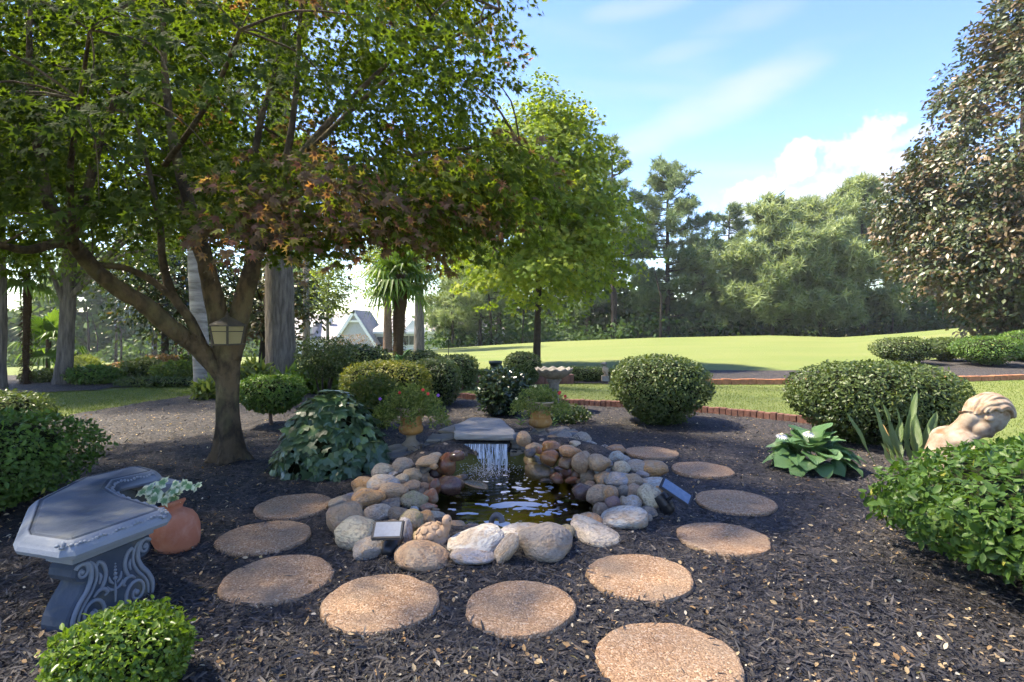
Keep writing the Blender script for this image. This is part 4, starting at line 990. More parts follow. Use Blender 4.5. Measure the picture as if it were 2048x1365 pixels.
pine('pine_tree', 'pine with bare lower trunk left of the bright maple', 960, 470, 58, 4.0, 68, 'pine', 1.1, .25, cone=.7)
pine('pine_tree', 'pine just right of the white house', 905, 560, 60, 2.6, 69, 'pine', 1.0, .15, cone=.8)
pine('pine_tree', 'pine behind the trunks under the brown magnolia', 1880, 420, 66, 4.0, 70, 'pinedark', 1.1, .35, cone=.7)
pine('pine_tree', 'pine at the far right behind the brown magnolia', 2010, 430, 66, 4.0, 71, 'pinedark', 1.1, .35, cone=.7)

# ------------------------------------------------------------------ far woods that read as one mass
def woods():
    V = []; Fc = []; rd = []; k = 0
    def belt(x0, x1, Y, z0, z1, n, leaf, seed, per=16, base=.3):
        rs = np.random.RandomState(seed); xs = rs.uniform(x0, x1, n); Yr = Y + rs.uniform(-3, 6, n); X = (xs - 1024) / F * Yr; g = H(X, Yr)
        hz = z0 + (z1 - z0) * rs.rand(n) ** 1.2; hz *= .75 + .35 * np.sin(xs * .021 + seed) * np.sin(xs * .006 + 2 * seed)
        C = np.stack([X, Yr, g + np.maximum(hz, .3)], 1); idx = np.repeat(np.arange(n), per)
        P = C[idx] + rs.normal(size=(n * per, 3)) * np.array([.75, .75, .55])
        v, f = leaf_arrays(P, rs.normal(size=P.shape) + np.array([0, -.3, .6]), rs.normal(size=P.shape), leaf * (.6 + .8 * rs.rand(len(P))), LEAF2)
        return v, f, np.repeat(np.clip(base + .35 * rs.rand(n)[idx] + .2 * (rs.rand(len(P)) - .5), 0, 1), 2)
    for a in ((860, 2150, 66, .0, 7.0, 1700, .62, 1), (860, 2150, 60, .0, 2.2, 700, .5, 2, 14, .1), (900, 1330, 70, 2., 15., 900, .7, 3), (-700, 620, 78, .0, 19.0, 2400, 1.2, 4, 14, .5), (-700, 560, 70, .0, 3.0, 500, .6, 5, 14, .3), (1800, 2500, 62, 0, 12, 500, .7, 6)):
        v, f, r = belt(*a); Fc.append(f + k); V.append(v); rd.append(r); k += len(v)
    o = big_mesh('woods', np.concatenate(V), np.concatenate(Fc), M['woods'], None, np.concatenate(rd)); tag(o, 'dense green woods closing off the far side of the lawn', 'woods', kind='stuff')
    mb = MB(); rs = random.Random(5)
    for i in range(70):
        x = rs.choice((rs.uniform(880, 2100), rs.uniform(-300, 480), rs.uniform(1250, 2060))); Y = rs.uniform(56, 72); X = (x - 1024) / F * Y; g = float(H(X, Y)); r = rs.uniform(.12, .3)
        mb.tube([(X, Y, g - .5), (X + rs.uniform(-.3, .3), Y, g + 4), (X + rs.uniform(-.8, .8), Y, g + 7)], [r * .7, r * .5, .02], 6, False)
    o = mb.obj('tree_trunks', M['barkdark'], None, True); tag(o, 'slim dark trunks standing inside the far woods', 'woods', kind='stuff')
woods()

# ------------------------------------------------------------------ windmill palm and other palms
def fan_frond(mb, c, d, r, n=22, droop=.35, stalk=.5, rs=rng):
    """Fan leaf: stalk, then narrow pleated blades."""
    d = Vector(d).normalized(); side = d.cross(Vector((0, 0, 1)));
    if side.length < .1: side = Vector((1, 0, 0))
    side.normalize(); up = side.cross(d)
    hub = Vector(c) + d * stalk; mb.tube([c, Vector(c) + d * stalk * .5 + Vector((0, 0, .03)), hub], [.014, .011, .009], 4, False)
    for k in range(n):
        a = (k / (n - 1) - .5) * math.radians(290); dd = (d * math.cos(a) + side * math.sin(a)).normalized(); L_ = r * (1 - .22 * abs(k / (n - 1) - .5) * 2) * rs.uniform(.92, 1.05)
        w = (up.cross(dd)).normalized() * r * .062; m = hub + dd * L_ * .55 + up * r * .05; e = hub + dd * L_ - Vector((0, 0, 1)) * droop * L_ * rs.uniform(.5, 1.2)
        mb.add([hub - w * .25, hub + w * .25, m + w + up * .02, m, m - w + up * .02, e], [(0, 1, 3), (1, 2, 3), (0, 3, 4), (2, 5, 3), (3, 5, 4)])
def palm(name, label, base, h, r, fr, nfr, group=None, seed=1, trunkmat='palmbark', hair=True):
    rs = random.Random(seed); root = thing(name, label, 'palm', base, group); base = Vector(base)
    P, rr = smooth_path([base + Vector((0, 0, -.1)), base + Vector((.0, 0, h * .3)), base + Vector((.03, 0, h * .7)), base + Vector((.02, 0, h))], [r * .8, r * .85, r * 1.1, r], 6)
    V, Fc = tube(P, rr, 12, True, .25); mesh_obj('trunk', V, Fc, M[trunkmat], root, True)
    if hair:
        n = 900; t = R.rand(n); a = R.rand(n) * 6.28; q = np.stack([base.x + np.cos(a) * r * 1.0, base.y + np.sin(a) * r * 1.0, base.z + t * h], 1); o_ = np.stack([np.cos(a), np.sin(a), np.zeros(n)], 1)
        leaves('leaf_bases', q, R.normal(size=(n, 3)), o_ * .7 + np.array([0, 0, -.6]) + R.normal(size=(n, 3)) * .3, .13, NEEDLE if False else (NEEDLE[0] * np.array([2, 1, 1]), NEEDLE[1]), M['palmbark'], root)
    top = base + Vector((.02, 0, h))
    for k in range(nfr):
        a = 2.4 * k + rs.uniform(-.2, .2); el = math.radians(75 - 120 * k / nfr); d = (math.cos(a) * math.cos(el), math.sin(a) * math.cos(el), math.sin(el)); mb = MB()
        fan_frond(mb, top + Vector((0, 0, -.25 * k / nfr)), d, fr * rs.uniform(.85, 1.1), 20, .3 + .4 * k / nfr, fr * .75, rs); o = mb.obj('frond', M['palm'], root)
        at = o.data.attributes.new('rnd', 'FLOAT', 'FACE'); at.data.foreach_set('value', [rs.random()] * len(o.data.polygons))
    return root
b = px(797, 730, 17.5); b.z = 0
palm('windmill_palm', 'windmill palm with a shaggy dark trunk behind the clipped yellow-green hedge', b, 2.95, .19, .78, 22, seed=3)
b = px(52, 772, 13.2); b.z = 0
palm('windmill_palm', 'slim ivy-clad palm trunk near the left edge', b, 2.7, .075, .5, 12, seed=4)
b = px(95, 765, 15.5); b.z = 0
palm('fan_palm', 'low yellow-green fan palm between the left trunks', b, 1.0, .06, .6, 12, seed=6, hair=False)

def agave(name, label, base, n, L_, w, seed, up=(40, 80)):
    rs = random.Random(seed); root = thing(name, label, 'plant', base)
    for k in range(n):
        a = 2.4 * k; el = math.radians(rs.uniform(*up)); d = Vector((math.cos(a), math.sin(a), 0)); s = Vector((-d.y, d.x, 0)); V = []; m = 7; l = L_ * rs.uniform(.8, 1.1)
        for i in range(m + 1):
            t = i / m; r = l * t; e2 = el - .5 * t * t; p = Vector(base) + d * r * math.cos(e2) + Vector((0, 0, r * math.sin(e2))); ww = w * (math.sin(math.pi * min(.999, .18 + .82 * t)) ** .8); V += [p - s * ww + Vector((0, 0, ww * .35)), p, p + s * ww + Vector((0, 0, ww * .35))]
        Fc = []
        for i in range(m):
            for j in (0, 1): Fc.append((i * 3 + j, i * 3 + j + 1, i * 3 + j + 4, i * 3 + j + 3))
        o = mesh_obj('leaf', V, Fc, M['hosta'], root, True); at = o.data.attributes.new('rnd', 'FLOAT', 'FACE'); at.data.foreach_set('value', [rs.random()] * len(Fc))
b = px(806, 735, 15.2); b.z = 0.25
agave('agave_plant', 'broad-leaved agave-like plant at the foot of the windmill palm', b, 16, .62, .075, 2)
# thin stake on the lawn
b = px(897, 735, 17.); b.z = 0
mesh_obj_ = MB().tube([b, b + Vector((0, 0, .55)), b + Vector((.01, 0, 1.1))], [.012, .011, .008], 6); s_ = mesh_obj_.obj('garden_stake', M['barkdark'], None, True, b); tag(s_, 'thin dark stake standing by the lawn left of the bright maple', 'stake')

# ------------------------------------------------------------------ shrubs
def sq_surface(n_pts, r, n, taper, lump, seed, zs=1.0):
    """Points on a rounded box-like bush, narrowing to its foot; unit frame about its centre."""
    rs = np.random.RandomState(seed); d = unit(rs.normal(size=(n_pts, 3)))
    s = (np.abs(d) ** n).sum(1, keepdims=True) ** (-1 / n); P = d * s
    lo = np.clip(-P[:, 2], 0, 1)[:, None]; P[:, :2] *= 1 - (1 - taper) * lo[:, :1] ** 1.1
    N = np.sign(P) * np.abs(P) ** (n - 1); N[:, 2] -= .0
    W = P * np.array(r); W *= (1 + lump * sines(W, seed + 3, 2.2 / max(min(r), .2), 5) + lump * .8 * sines(W, seed + 4, 6 / max(min(r), .2), 5))[:, None]
    return W, unit(N / np.array(r)), P
def shrub(name, label, loc, r, mat, N, leaf, tmpl=LEAF2, n=2.7, taper=.7, lift=.03, lump=.035, seed=0, stems=3, group=None, cat='shrub', depth=.25, core=True, stem_h=None, topbias=0., rough=.55, rot=0., parts=True):
    """Bush with foliage from height lift to lift + 2 r_z, on stems that stand on the ground."""
    loc = Vector(loc); root = thing(name, label, cat, loc, group); c = loc + Vector((0, 0, lift + r[2]))
    lump *= 1.3; W, Nn, P = sq_surface(N, r, n, taper, lump, seed); k = 1 - depth * R.rand(N, 1) ** 2.2; k = np.where(R.rand(N, 1) < .03, 1 + min(.10, .05 / max(r)) * R.rand(N, 1), k); W = W * k
    if rot:
        ca, sa = math.cos(rot), math.sin(rot)
        for A in (W, Nn): A[:, :2] = np.stack([A[:, 0] * ca - A[:, 1] * sa, A[:, 0] * sa + A[:, 1] * ca], 1)
    keep = (sines(W, seed + 30, 9. / max(min(r), .25) ** .5, 5) > -.42) | (R.rand(N) < .45); W, Nn, P, k = W[keep], Nn[keep], P[keep], k[keep]; N = len(W)
    NN = Nn * .8 + R.normal(size=(N, 3)) * rough + np.array([0, 0, .35]); U = Nn * .55 + R.normal(size=(N, 3)) * .7 + np.array([0, 0, .15])
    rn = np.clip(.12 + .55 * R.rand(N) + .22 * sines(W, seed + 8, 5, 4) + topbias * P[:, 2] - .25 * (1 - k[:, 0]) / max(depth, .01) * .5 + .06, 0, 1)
    spots = R.rand(N) < .012; rn[spots] = .97
    leaves('foliage', W + np.array(c), NN, U, leaf * (.5 + .95 * R.rand(N)), tmpl, M[mat], root, rn)
    if core:
        bm = bmesh.new(); bmesh.ops.create_icosphere(bm, subdivisions=3, radius=1.0); V = []
        for v in bm.verts:
            d = v.co.normalized(); s = (abs(d.x) ** n + abs(d.y) ** n + abs(d.z) ** n) ** (-1 / n); p = d * s; lo = max(-p.z, 0); f = 1 - (1 - taper) * lo ** 1.1
            q = Vector((p.x * r[0] * f, p.y * r[1] * f, p.z * r[2])) * (.80 + .1 * mnoise.noise(d * 3))
            if rot: q = Matrix.Rotation(rot, 3, 'Z') @ q
            V.append(c + q)
        Fc = [[v.index for v in f.verts] for f in bm.faces]; bm.free(); mesh_obj('inner_twigs', V, Fc, M['core'], root, True)
    rs = random.Random(seed)
    for i in range(stems):
        a = 2.4 * i; sp = .25 if stems > 1 else 0; b0 = loc + Vector((math.cos(a) * r[0] * sp * .5, math.sin(a) * r[1] * sp * .5, -.03)); e = c + Vector((math.cos(a) * r[0] * sp * 1.6, math.sin(a) * r[1] * sp * 1.6, -r[2] * .3))
        m = b0.lerp(e, .5) + Vector((rs.uniform(-.03, .03), rs.uniform(-.03, .03), 0)); t = max(.012, min(r) * .045) * (1 if stems > 1 else 2.2)
        q, rr = smooth_path([b0, m, e], [t * 1.2, t, t * .7], 4); v, f = tube(q, rr, 7, False, .15); mesh_obj('stem', v, f, M['barkbrown' if stems == 1 else 'barkdark'], root, True)
    return root
def ground_at(x, y, Yv=None):
    p = gp(x, y) if Yv is None else px(x, y, Yv); p.z = float(H(p.x, p.y)); return p
def W_(wpx, Y): return wpx / 2 / F * Y

shrub('boxwood', 'rounded clipped boxwood in the middle of the picture, narrow at its foot', ground_at(1320, 0, 8.0), (.64, .64, .46), 'box', 15000, .040, LEAF4, 3.2, .56, .03, .03, 101, 6)
shrub('boxwood', 'largest wide clipped boxwood, right of the middle', ground_at(1748, 0, 6.75), (.89, .75, .475), 'box', 21000, .040, LEAF4, 3.0, .58, .0, .035, 102, 8)
shrub('hedge_shrub', 'leafy green hedge filling the lower right corner', (4.2, 3.28, 0), (1.98, 1.2, .305), 'holly', 34000, .050, LEAF4, 3.1, .95, .02, .05, 103, 8, rot=.32, depth=.3, rough=.75)
shrub('hedge_shrub', 'dark leafy hedge at the left edge behind the bench', (-4.5, 4.15, 0), (1.15, 1.0, .345), 'holly', 21000, .041, LEAF4, 3.2, .85, .02, .05, 104, 6, depth=.3, rough=.7)
shrub('hedge_shrub', 'smaller hedge just behind the left leafy hedge', ground_at(-40, 0, 6.9), (.68, .6, .275), 'box', 6500, .045, LEAF2, 3.0, .85, .02, .04, 105, 4)
shrub('lime_bush', 'small lime green bush at the bottom left corner in front of the bench', (-1.44, 2.12, 0), (.22, .2, .16), 'lime', 7500, .024, LEAF4, 2.4, .8, .0, .08, 106, 4, depth=.4, rough=.8)
shrub('boxwood', 'dark clipped shrub on a single short stem behind the maple trunk', ground_at(543, 0, 7.8), (.42, .40, .235), 'holly', 6000, .042, LEAF4, 3.0, .62, .22, .04, 107, 1, rough=.7)
shrub('upright_shrub', 'loose upright shrub on several bare stems in front of the oak trunk', ground_at(650, 0, 10.8), (.52, .5, .40), 'box', 5500, .05, LEAF4, 2.4, .75, .36, .1, 108, 6, depth=.7, core=False, rough=.9)
shrub('yellow_hedge', 'clipped yellow-green hedge behind the left urn', ground_at(775, 0, 9.3), (.72, .62, .40), 'yhedge', 13000, .042, LEAF4, 3.2, .85, .0, .04, 109, 4, topbias=.14)
shrub('yellow_hedge', 'greener hedge end joining the yellow-green hedge on its right', ground_at(868, 0, 9.9), (.46, .5, .40), 'box', 6000, .042, LEAF4, 3.2, .85, .0, .04, 110, 3, topbias=.1)
shrub('variegated_bush', 'loose yellow-leaved bush between the ivy mound and the left urn', ground_at(752, 0, 7.6), (.34, .28, .36), 'yhedge', 2600, .06, LEAF4, 2.2, .7, .02, .12, 111, 4, depth=.6, core=False, rough=.9)
shrub('clipped_hedge', 'square clipped hedge beyond the yellow-green hedge', ground_at(915, 0, 12.6), (.44, .45, .36), 'box', 5000, .05, LEAF2, 4.0, .9, .0, .03, 112, 3)
shrub('round_shrub', 'low rounded dark shrub at the foot of the windmill palm', ground_at(848, 0, 14.8), (.55, .5, .36), 'box', 4500, .06, LEAF2, 2.3, .8, .0, .08, 113, 3)
shrub('round_shrub', 'dark mounded shrub behind the loose upright shrub', ground_at(715, 0, 15.2), (.85, .7, .42), 'box', 5500, .07, LEAF2, 2.3, .8, .0, .08, 114, 4)
shrub('round_shrub', 'twiggy reddish shrub before the grey gabled house', ground_at(700, 0, 18.5), (.9, .6, .55), 'pink', 3000, .07, LEAFN, 2.1, .8, .0, .15, 115, 6, depth=.7, core=False)
shrub('topiary', 'small boxy topiary in front of the bright maple trunk', ground_at(1046, 0, 12.9), (.41, .40, .37), 'box', 6000, .045, LEAF2, 3.0, .7, .03, .03, 116, 3)
shrub('dark_shrub', 'glossy blackish shrub standing left of the birdbath', ground_at(1004, 0, 8.7), (.37, .34, .35), 'dark', 3600, .065, LEAF4, 2.5, .75, .02, .10, 117, 4, depth=.5, rough=.9)
shrub('juniper', 'low spreading juniper beside the birdbath', ground_at(1165, 0, 14.2), (.95, .5, .17), 'box', 5500, .06, LEAFN, 2.2, .95, .0, .1, 118, 3, depth=.5, rough=.9)
shrub('ground_cover', 'pale low plants at the foot of the square hedge', ground_at(975, 0, 13.9), (.75, .4, .16), 'lime', 2600, .06, LEAFN, 2.1, .95, .0, .12, 119, 2, depth=.5, rough=.9)
for (x, Y, r, lab, m, sd) in ((1808, 19.3, (.98, .85, .42), 'grey-green clipped shrub, leftmost of the far right group', 'box', 121), (1888, 20.2, (.62, .6, .38), 'small clipped shrub second from left in the far right group', 'box', 122),
                              (1975, 18.6, (.95, .85, .44), 'shiny clipped shrub third from left in the far right group', 'dark', 123), (2058, 19.6, (.9, .8, .50), 'dark clipped shrub cut by the right edge of the picture', 'dark', 124)):
    shrub('clipped_shrub', lab, ground_at(x, 0, Y), r, m if m == 'box' else 'holly', 6500, .062, LEAF2, 2.7, .6, .08, .04, sd, 4, 'clipped shrubs on the far mulch')
for (x, Y, r, lab, m, sd, t) in ((90, 13.9, (.45, .45, .14), 'low dark rounded shrub left of the leaning trunk', 'box', 131, LEAF2), (190, 13.4, (.58, .5, .21), 'dark spreading shrub right of the leaning trunk', 'holly', 132, LEAF2),
                                 (167, 15.0, (.35, .35, .28), 'airy upright shrub behind the dark spreading shrub', 'fern', 133, LEAFN), (285, 14.4, (.48, .45, .27), 'dark upright shrub in the left border', 'box', 134, LEAF2),
                                 (322, 15.2, (.5, .45, .29), 'pinkish shrub in the left border', 'pink', 135, LEAF2), (250, 15.0, (.4, .4, .2), 'brownish shrub between the two dark left shrubs', 'pink', 136, LEAF2),
                                 (358, 14.0, (.6, .5, .24), 'pale-leaved shrub beside the pale ringed trunk', 'leftleaf', 137, LEAF2), (388, 15.6, (.5, .45, .28), 'golden shrub behind the pale ringed trunk', 'yhedge', 138, LEAF2),
                                 (325, 12.9, (1.1, .35, .10), 'low clipped ground cover before the left border', 'box', 139, LEAFN)):
    shrub('border_shrub', lab, ground_at(x, 0, Y), r, m, 3600, .075, t, 2.3, .8, .0, .1, sd, 3, 'shrubs in the left border', depth=.4, core=m in ('box', 'holly'), rough=.8)
shrub('leafy_plant', 'small leafy green plants growing behind the right urn', ground_at(1120, 0, 8.1), (.40, .26, .12), 'box', 1400, .055, LEAF4, 2.1, .9, .0, .15, 141, 2, depth=.6, core=False, rough=.9, cat='plant')
shrub('grassy_plant', 'tuft of strap leaves at the foot of the pale ringed trunk', ground_at(415, 0, 10.6), (.22, .2, .16), 'fern', 350, .2, LEAFN, 2.1, .7, .0, .2, 142, 1, depth=.9, core=False, rough=.9, cat='plant')
shrub('iris_clump', 'clump of upright strap leaves left of the oak trunk', ground_at(500, 0, 13.5), (.5, .3, .22), 'fern', 500, .3, LEAFN, 2.1, .8, .0, .2, 143, 2, depth=.9, core=False, rough=.8, cat='plant')
shrub('iris_clump', 'clump of lime strap leaves under the loose upright shrub', ground_at(625, 0, 11.6), (.6, .3, .24), 'lime', 700, .26, LEAFN, 2.1, .8, .0, .2, 144, 2, depth=.9, core=False, rough=.8, cat='plant')

# ------------------------------------------------------------------ houses
def house_grey():
    Y = 62.; a = px(672, 690, Y); root = thing('gabled_house', 'grey house with a steep white-trimmed gable beyond the lawn', 'house', (a.x, Y, -2))
    def P(x, y, dy=0): return px(x, y, Y) + Vector((0, dy, 0))
    apex, lf, rf = P(709, 622), P(664, 692), P(754, 692); D = Vector((0, 7, 0)); bl, br = P(664, 720), P(754, 720)
    mb = MB(); mb.add([apex, lf, bl, br, rf], [(0, 1, 2, 3, 4)]); mb.obj('gable_wall', M['greywall'], root)
    mb = MB(); e = Vector((0, -.35, .0)); up = Vector((0, 0, .12))
    mb.add([apex + e + up, lf + e + up, lf + D + up, apex + D + up], [(0, 1, 2, 3)]); mb.add([apex + e + up, apex + D + up, rf + D + up, rf + e + up], [(0, 1, 2, 3)]); mb.obj('roof', M['roof'], root)
    for s, q in ((apex, lf), (apex, rf)):
        d = (q - s); n_ = Vector((-d.z, 0, d.x)).normalized() * .22
        if n_.z > 0: n_ = -n_
        o1 = Vector((0, -.40, 0)); mb = MB(); mb.add([s + o1 + up, q + o1 + up, q + o1 + n_, s + o1 + n_, s + e * .2 + up, q + e * .2 + up, q + e * .2 + n_, s + e * .2 + n_], [(0, 1, 2, 3), (4, 7, 6, 5), (3, 2, 6, 7), (0, 4, 5, 1)]); mb.obj('barge_board', M['trim'], root)
    c = (P(696, 643) + P(722, 643)) / 2; MB().box(c + Vector((0, -.2, 0)), (1.55, .12, .22)).obj('collar_trim', M['trim'], root)
    # long roof and wall of the wing behind, to the left
    r0, r1, e0, e1 = P(560, 628, 5), P(705, 624, 5), P(560, 680, 0.5), P(690, 680, 0.5)
    MB().add([r0, r1, e1, e0], [(0, 1, 2, 3)]).obj('roof', M['roof'], root)
    MB().add([e0 + Vector((0, .3, 0)), e1 + Vector((0, .3, 0)), P(690, 725, .8), P(560, 725, .8)], [(0, 1, 2, 3)]).obj('wall', M['white'], root)
    # dormer
    w = P(607, 661, 1.0); d = MB().box(w + Vector((0, .9, 0)), (1.35, 2.4, .75)).obj('dormer', M['greywall'], root)
    MB().box(w + Vector((0, -.36, .03)), (.98, .12, .52)).obj('window_frame', M['trim'], d); MB().box(w + Vector((0, -.44, .03)), (.82, .08, .38)).obj('pane', M['glass'], d)
    MB().add([w + Vector((-.8, -.5, .36)), w + Vector((.8, -.5, .36)), w + Vector((.8, 2.6, 1.05)), w + Vector((-.8, 2.6, 1.05))], [(0, 1, 2, 3)]).obj('dormer_roof', M['roof'], root)
    # chimney vent
    c = P(644, 641, 3); MB().box(c, (.35, .35, .9)).obj('vent', M['greywall'], root)
house_grey()
def house_white():
    Y = 64.; a = px(870, 700, Y); root = thing('white_house', 'white house with a row of dark windows behind the palm', 'house', (a.x, Y, -3))
    def P(x, y, dy=0): return px(x, y, Y) + Vector((0, dy, 0))
    MB().add([P(742, 664), P(1010, 664), P(1010, 725), P(742, 725)], [(0, 3, 2, 1)]).obj('wall', M['white'], root)
    MB().add([P(738, 666, -.5), P(1014, 666, -.5), P(990, 628, 6), P(765, 628, 6)], [(0, 1, 2, 3)]).obj('roof', M['roof'], root)
    MB().box((P(738, 666) + P(1014, 666)) / 2 + Vector((0, -.5, 0)), (15.2, .12, .24)).obj('eaves_board', M['trim'], root)
    MB().add([P(806, 664, -.3), P(826, 640, -.3), P(862, 664, -.3)], [(0, 2, 1)]).obj('gable_wall', M['white'], root)
    for (x0, x1, y0, y1) in ((755, 770, 674, 693), (808, 817, 672, 690), (819, 832, 672, 690), (851, 866, 682, 690), (868, 884, 682, 690), (905, 925, 676, 692), (930, 950, 676, 692), (960, 985, 676, 692)):
        a, b = P(x0, y1), P(x1, y0); c = (a + b) / 2; w, h = b.x - a.x, b.z - a.z
        o = MB().box(c + Vector((0, -.06, 0)), (w + .18, .14, h + .18)).obj('window', M['trim'], root); MB().box(c + Vector((0, -.12, 0)), (w, .08, h)).obj('pane', M['glass'], o)
house_white()
def house_far(label, x0, x1, y0, y1, Y, ridge):
    def P(x, y, dy=0): return px(x, y, Y) + Vector((0, dy, 0))
    root = thing('house', label, 'house', (P(x0, y1).x, Y, -2), 'houses glimpsed through the woods')
    MB().add([P(x0, y0), P(x1, y0), P(x1, y1 + 30), P(x0, y1 + 30)], [(0, 3, 2, 1)]).obj('wall', M['white'], root)
    MB().add([P(x0 - 4, y0, -.5), P(x1 + 4, y0, -.5), P(x1 - 8, ridge, 6), P(x0 + 8, ridge, 6)], [(0, 1, 2, 3)]).obj('roof', M['roof'], root)
    n = max(2, int((x1 - x0) / 22))
    for k in range(n):
        x = x0 + (x1 - x0) * (k + .5) / n; c = P(x, (y0 + y1) / 2 + 3); o = MB().box(c + Vector((0, -.06, 0)), (1.0, .14, 1.5)).obj('window', M['trim'], root); MB().box(c + Vector((0, -.12, 0)), (.8, .08, 1.3)).obj('pane', M['glass'], o)
house_far('white house glimpsed under the bushy pines', 1470, 1570, 630, 668, 82, 600)
house_far('white house glimpsed left of the magnolia trunk', 1722, 1850, 622, 664, 82, 590)

# ------------------------------------------------------------------ ivy mound
IVY_V = [(0, 0, .02), (.30, -.12, -.05), (.50, .18, -.06), (.26, .34, .0), (.30, .62, -.03), (.10, .72, .0), (0, 1.0, -.12), (-.10, .72, 0), (-.30, .62, -.03), (-.26, .34, 0), (-.50, .18, -.06), (-.30, -.12, -.05), (0, .35, .03)]
IVY = T(IVY_V, [(12, i, i + 1) for i in range(0, 11)] + [(12, 11, 0)])
def ivy_mat():
    m, nt, n, L, b = nodes('ivy_blade'); oi = n.new('ShaderNodeObjectInfo'); tc = n.new('ShaderNodeTexCoord'); r = n.new('ShaderNodeValToRGB'); e = r.color_ramp.elements
    e[0].color = rgba((.034, .070, .028)); e[1].color = rgba((.050, .090, .034)); x = e.new(.85); x.color = rgba((.060, .108, .042)); e[-1].color = rgba((.14, .21, .05)); L(oi.outputs['Random'], r.inputs[0])
    w = n.new('ShaderNodeTexNoise'); w.inputs['Scale'].default_value = 2.2; L(tc.outputs['Object'], w.inputs['Vector'])
    mx = n.new('ShaderNodeMix'); mx.data_type = 'RGBA'; mr = n.new('ShaderNodeMapRange'); mr.inputs[1].default_value = .5; mr.inputs[2].default_value = .75; mr.inputs[4].default_value = .6; L(w.outputs[0], mr.inputs[0]); L(mr.outputs[0], mx.inputs[0]); L(r.outputs[0], mx.inputs[6]); mx.inputs[7].default_value = rgba((.12, .16, .095)); L(mx.outputs[2], b.inputs['Base Color'])
    b.inputs['Roughness'].default_value = .36; b.inputs['Specular IOR Level'].default_value = .45; return m
M['ivyblade'] = ivy_mat()
def frame_q(N, U):
    N = Vector(N).normalized(); U = Vector(U); U = (U - N * U.dot(N)).normalized(); X = U.cross(N)
    return Matrix((X, U, N)).transposed().to_quaternion()
def ivy_mound():
    c = Vector((-1.74, 5.52, 0)); root = thing('ivy_mound', 'mound of dark green ivy left of the pond', 'ivy', c)
    bm = bmesh.new(); bmesh.ops.create_icosphere(bm, subdivisions=3, radius=1); V = []
    def surf(d):
        z = max(d.z, -.05); w = .50 * (1 - .55 * max(z, 0) ** 1.6); return c + Vector((d.x * w / max(math.hypot(d.x, d.y), .35) * math.hypot(d.x, d.y) ** .6, d.y * w * .95 / max(math.hypot(d.x, d.y), .35) * math.hypot(d.x, d.y) ** .6, max(z, 0) * .72 + .02))
    for v in bm.verts: V.append(c + (surf(v.co.normalized()) - c) * .88)
    mesh_obj('inner_twigs', V, [[v.index for v in f.verts] for f in bm.faces], M['core'], root, True); bm.free()
    me = bpy.data.meshes.new('leaf'); me.from_pydata(IVY_V, [], [list(map(int, t)) for t in IVY[1]]); me.materials.append(M['ivyblade'])
    P2 = []; N2 = []; U2 = []; k = 0; tries = 0
    while k < 950 and tries < 9000:
        tries += 1; d = Vector((rng.gauss(0, 1), rng.gauss(0, 1), abs(rng.gauss(0, .9)) - .05)).normalized(); p = surf(d); d2 = Vector((d.x, d.y, d.z * .6 + .25)).normalized()
        p += d2 * rng.uniform(-.03, .05) + Vector((0, 0, rng.uniform(-.02, .02)))
        nn = (d2 + Vector((rng.gauss(0, .42), rng.gauss(0, .42), rng.gauss(.2, .35)))).normalized(); u = Vector((rng.gauss(0, .6), rng.gauss(0, .6), -1)) + d * .3
        k += 1
        if d.y < .15 and k < 900 and len([1]) and KEEP[0] < 300 and rng.random() < .62:
            KEEP[0] += 1; o = bpy.data.objects.new('leaf', me); link(o, root); o.location = p + d2 * .015 - c; o.rotation_mode = 'QUATERNION'; o.rotation_quaternion = frame_q(nn, u); s = rng.uniform(.10, .155); o.scale = (s, s, s)
        else: P2.append(list(p)); N2.append(list(nn)); U2.append(list(u))
    leaves('foliage', np.array(P2), np.array(N2), np.array(U2), .10 + .03 * R.rand(len(P2)), IVY, M['ivy'], root)
    # trailing shoot towards the stones
    mb = MB(); mb.tube([c + Vector((.42, -.30, .1)), c + Vector((.5, -.42, .03)), c + Vector((.52, -.5, .04))], [.006, .005, .004], 5); mb.obj('shoot', M['stem'], root)
KEEP = [0]
ivy_mound()

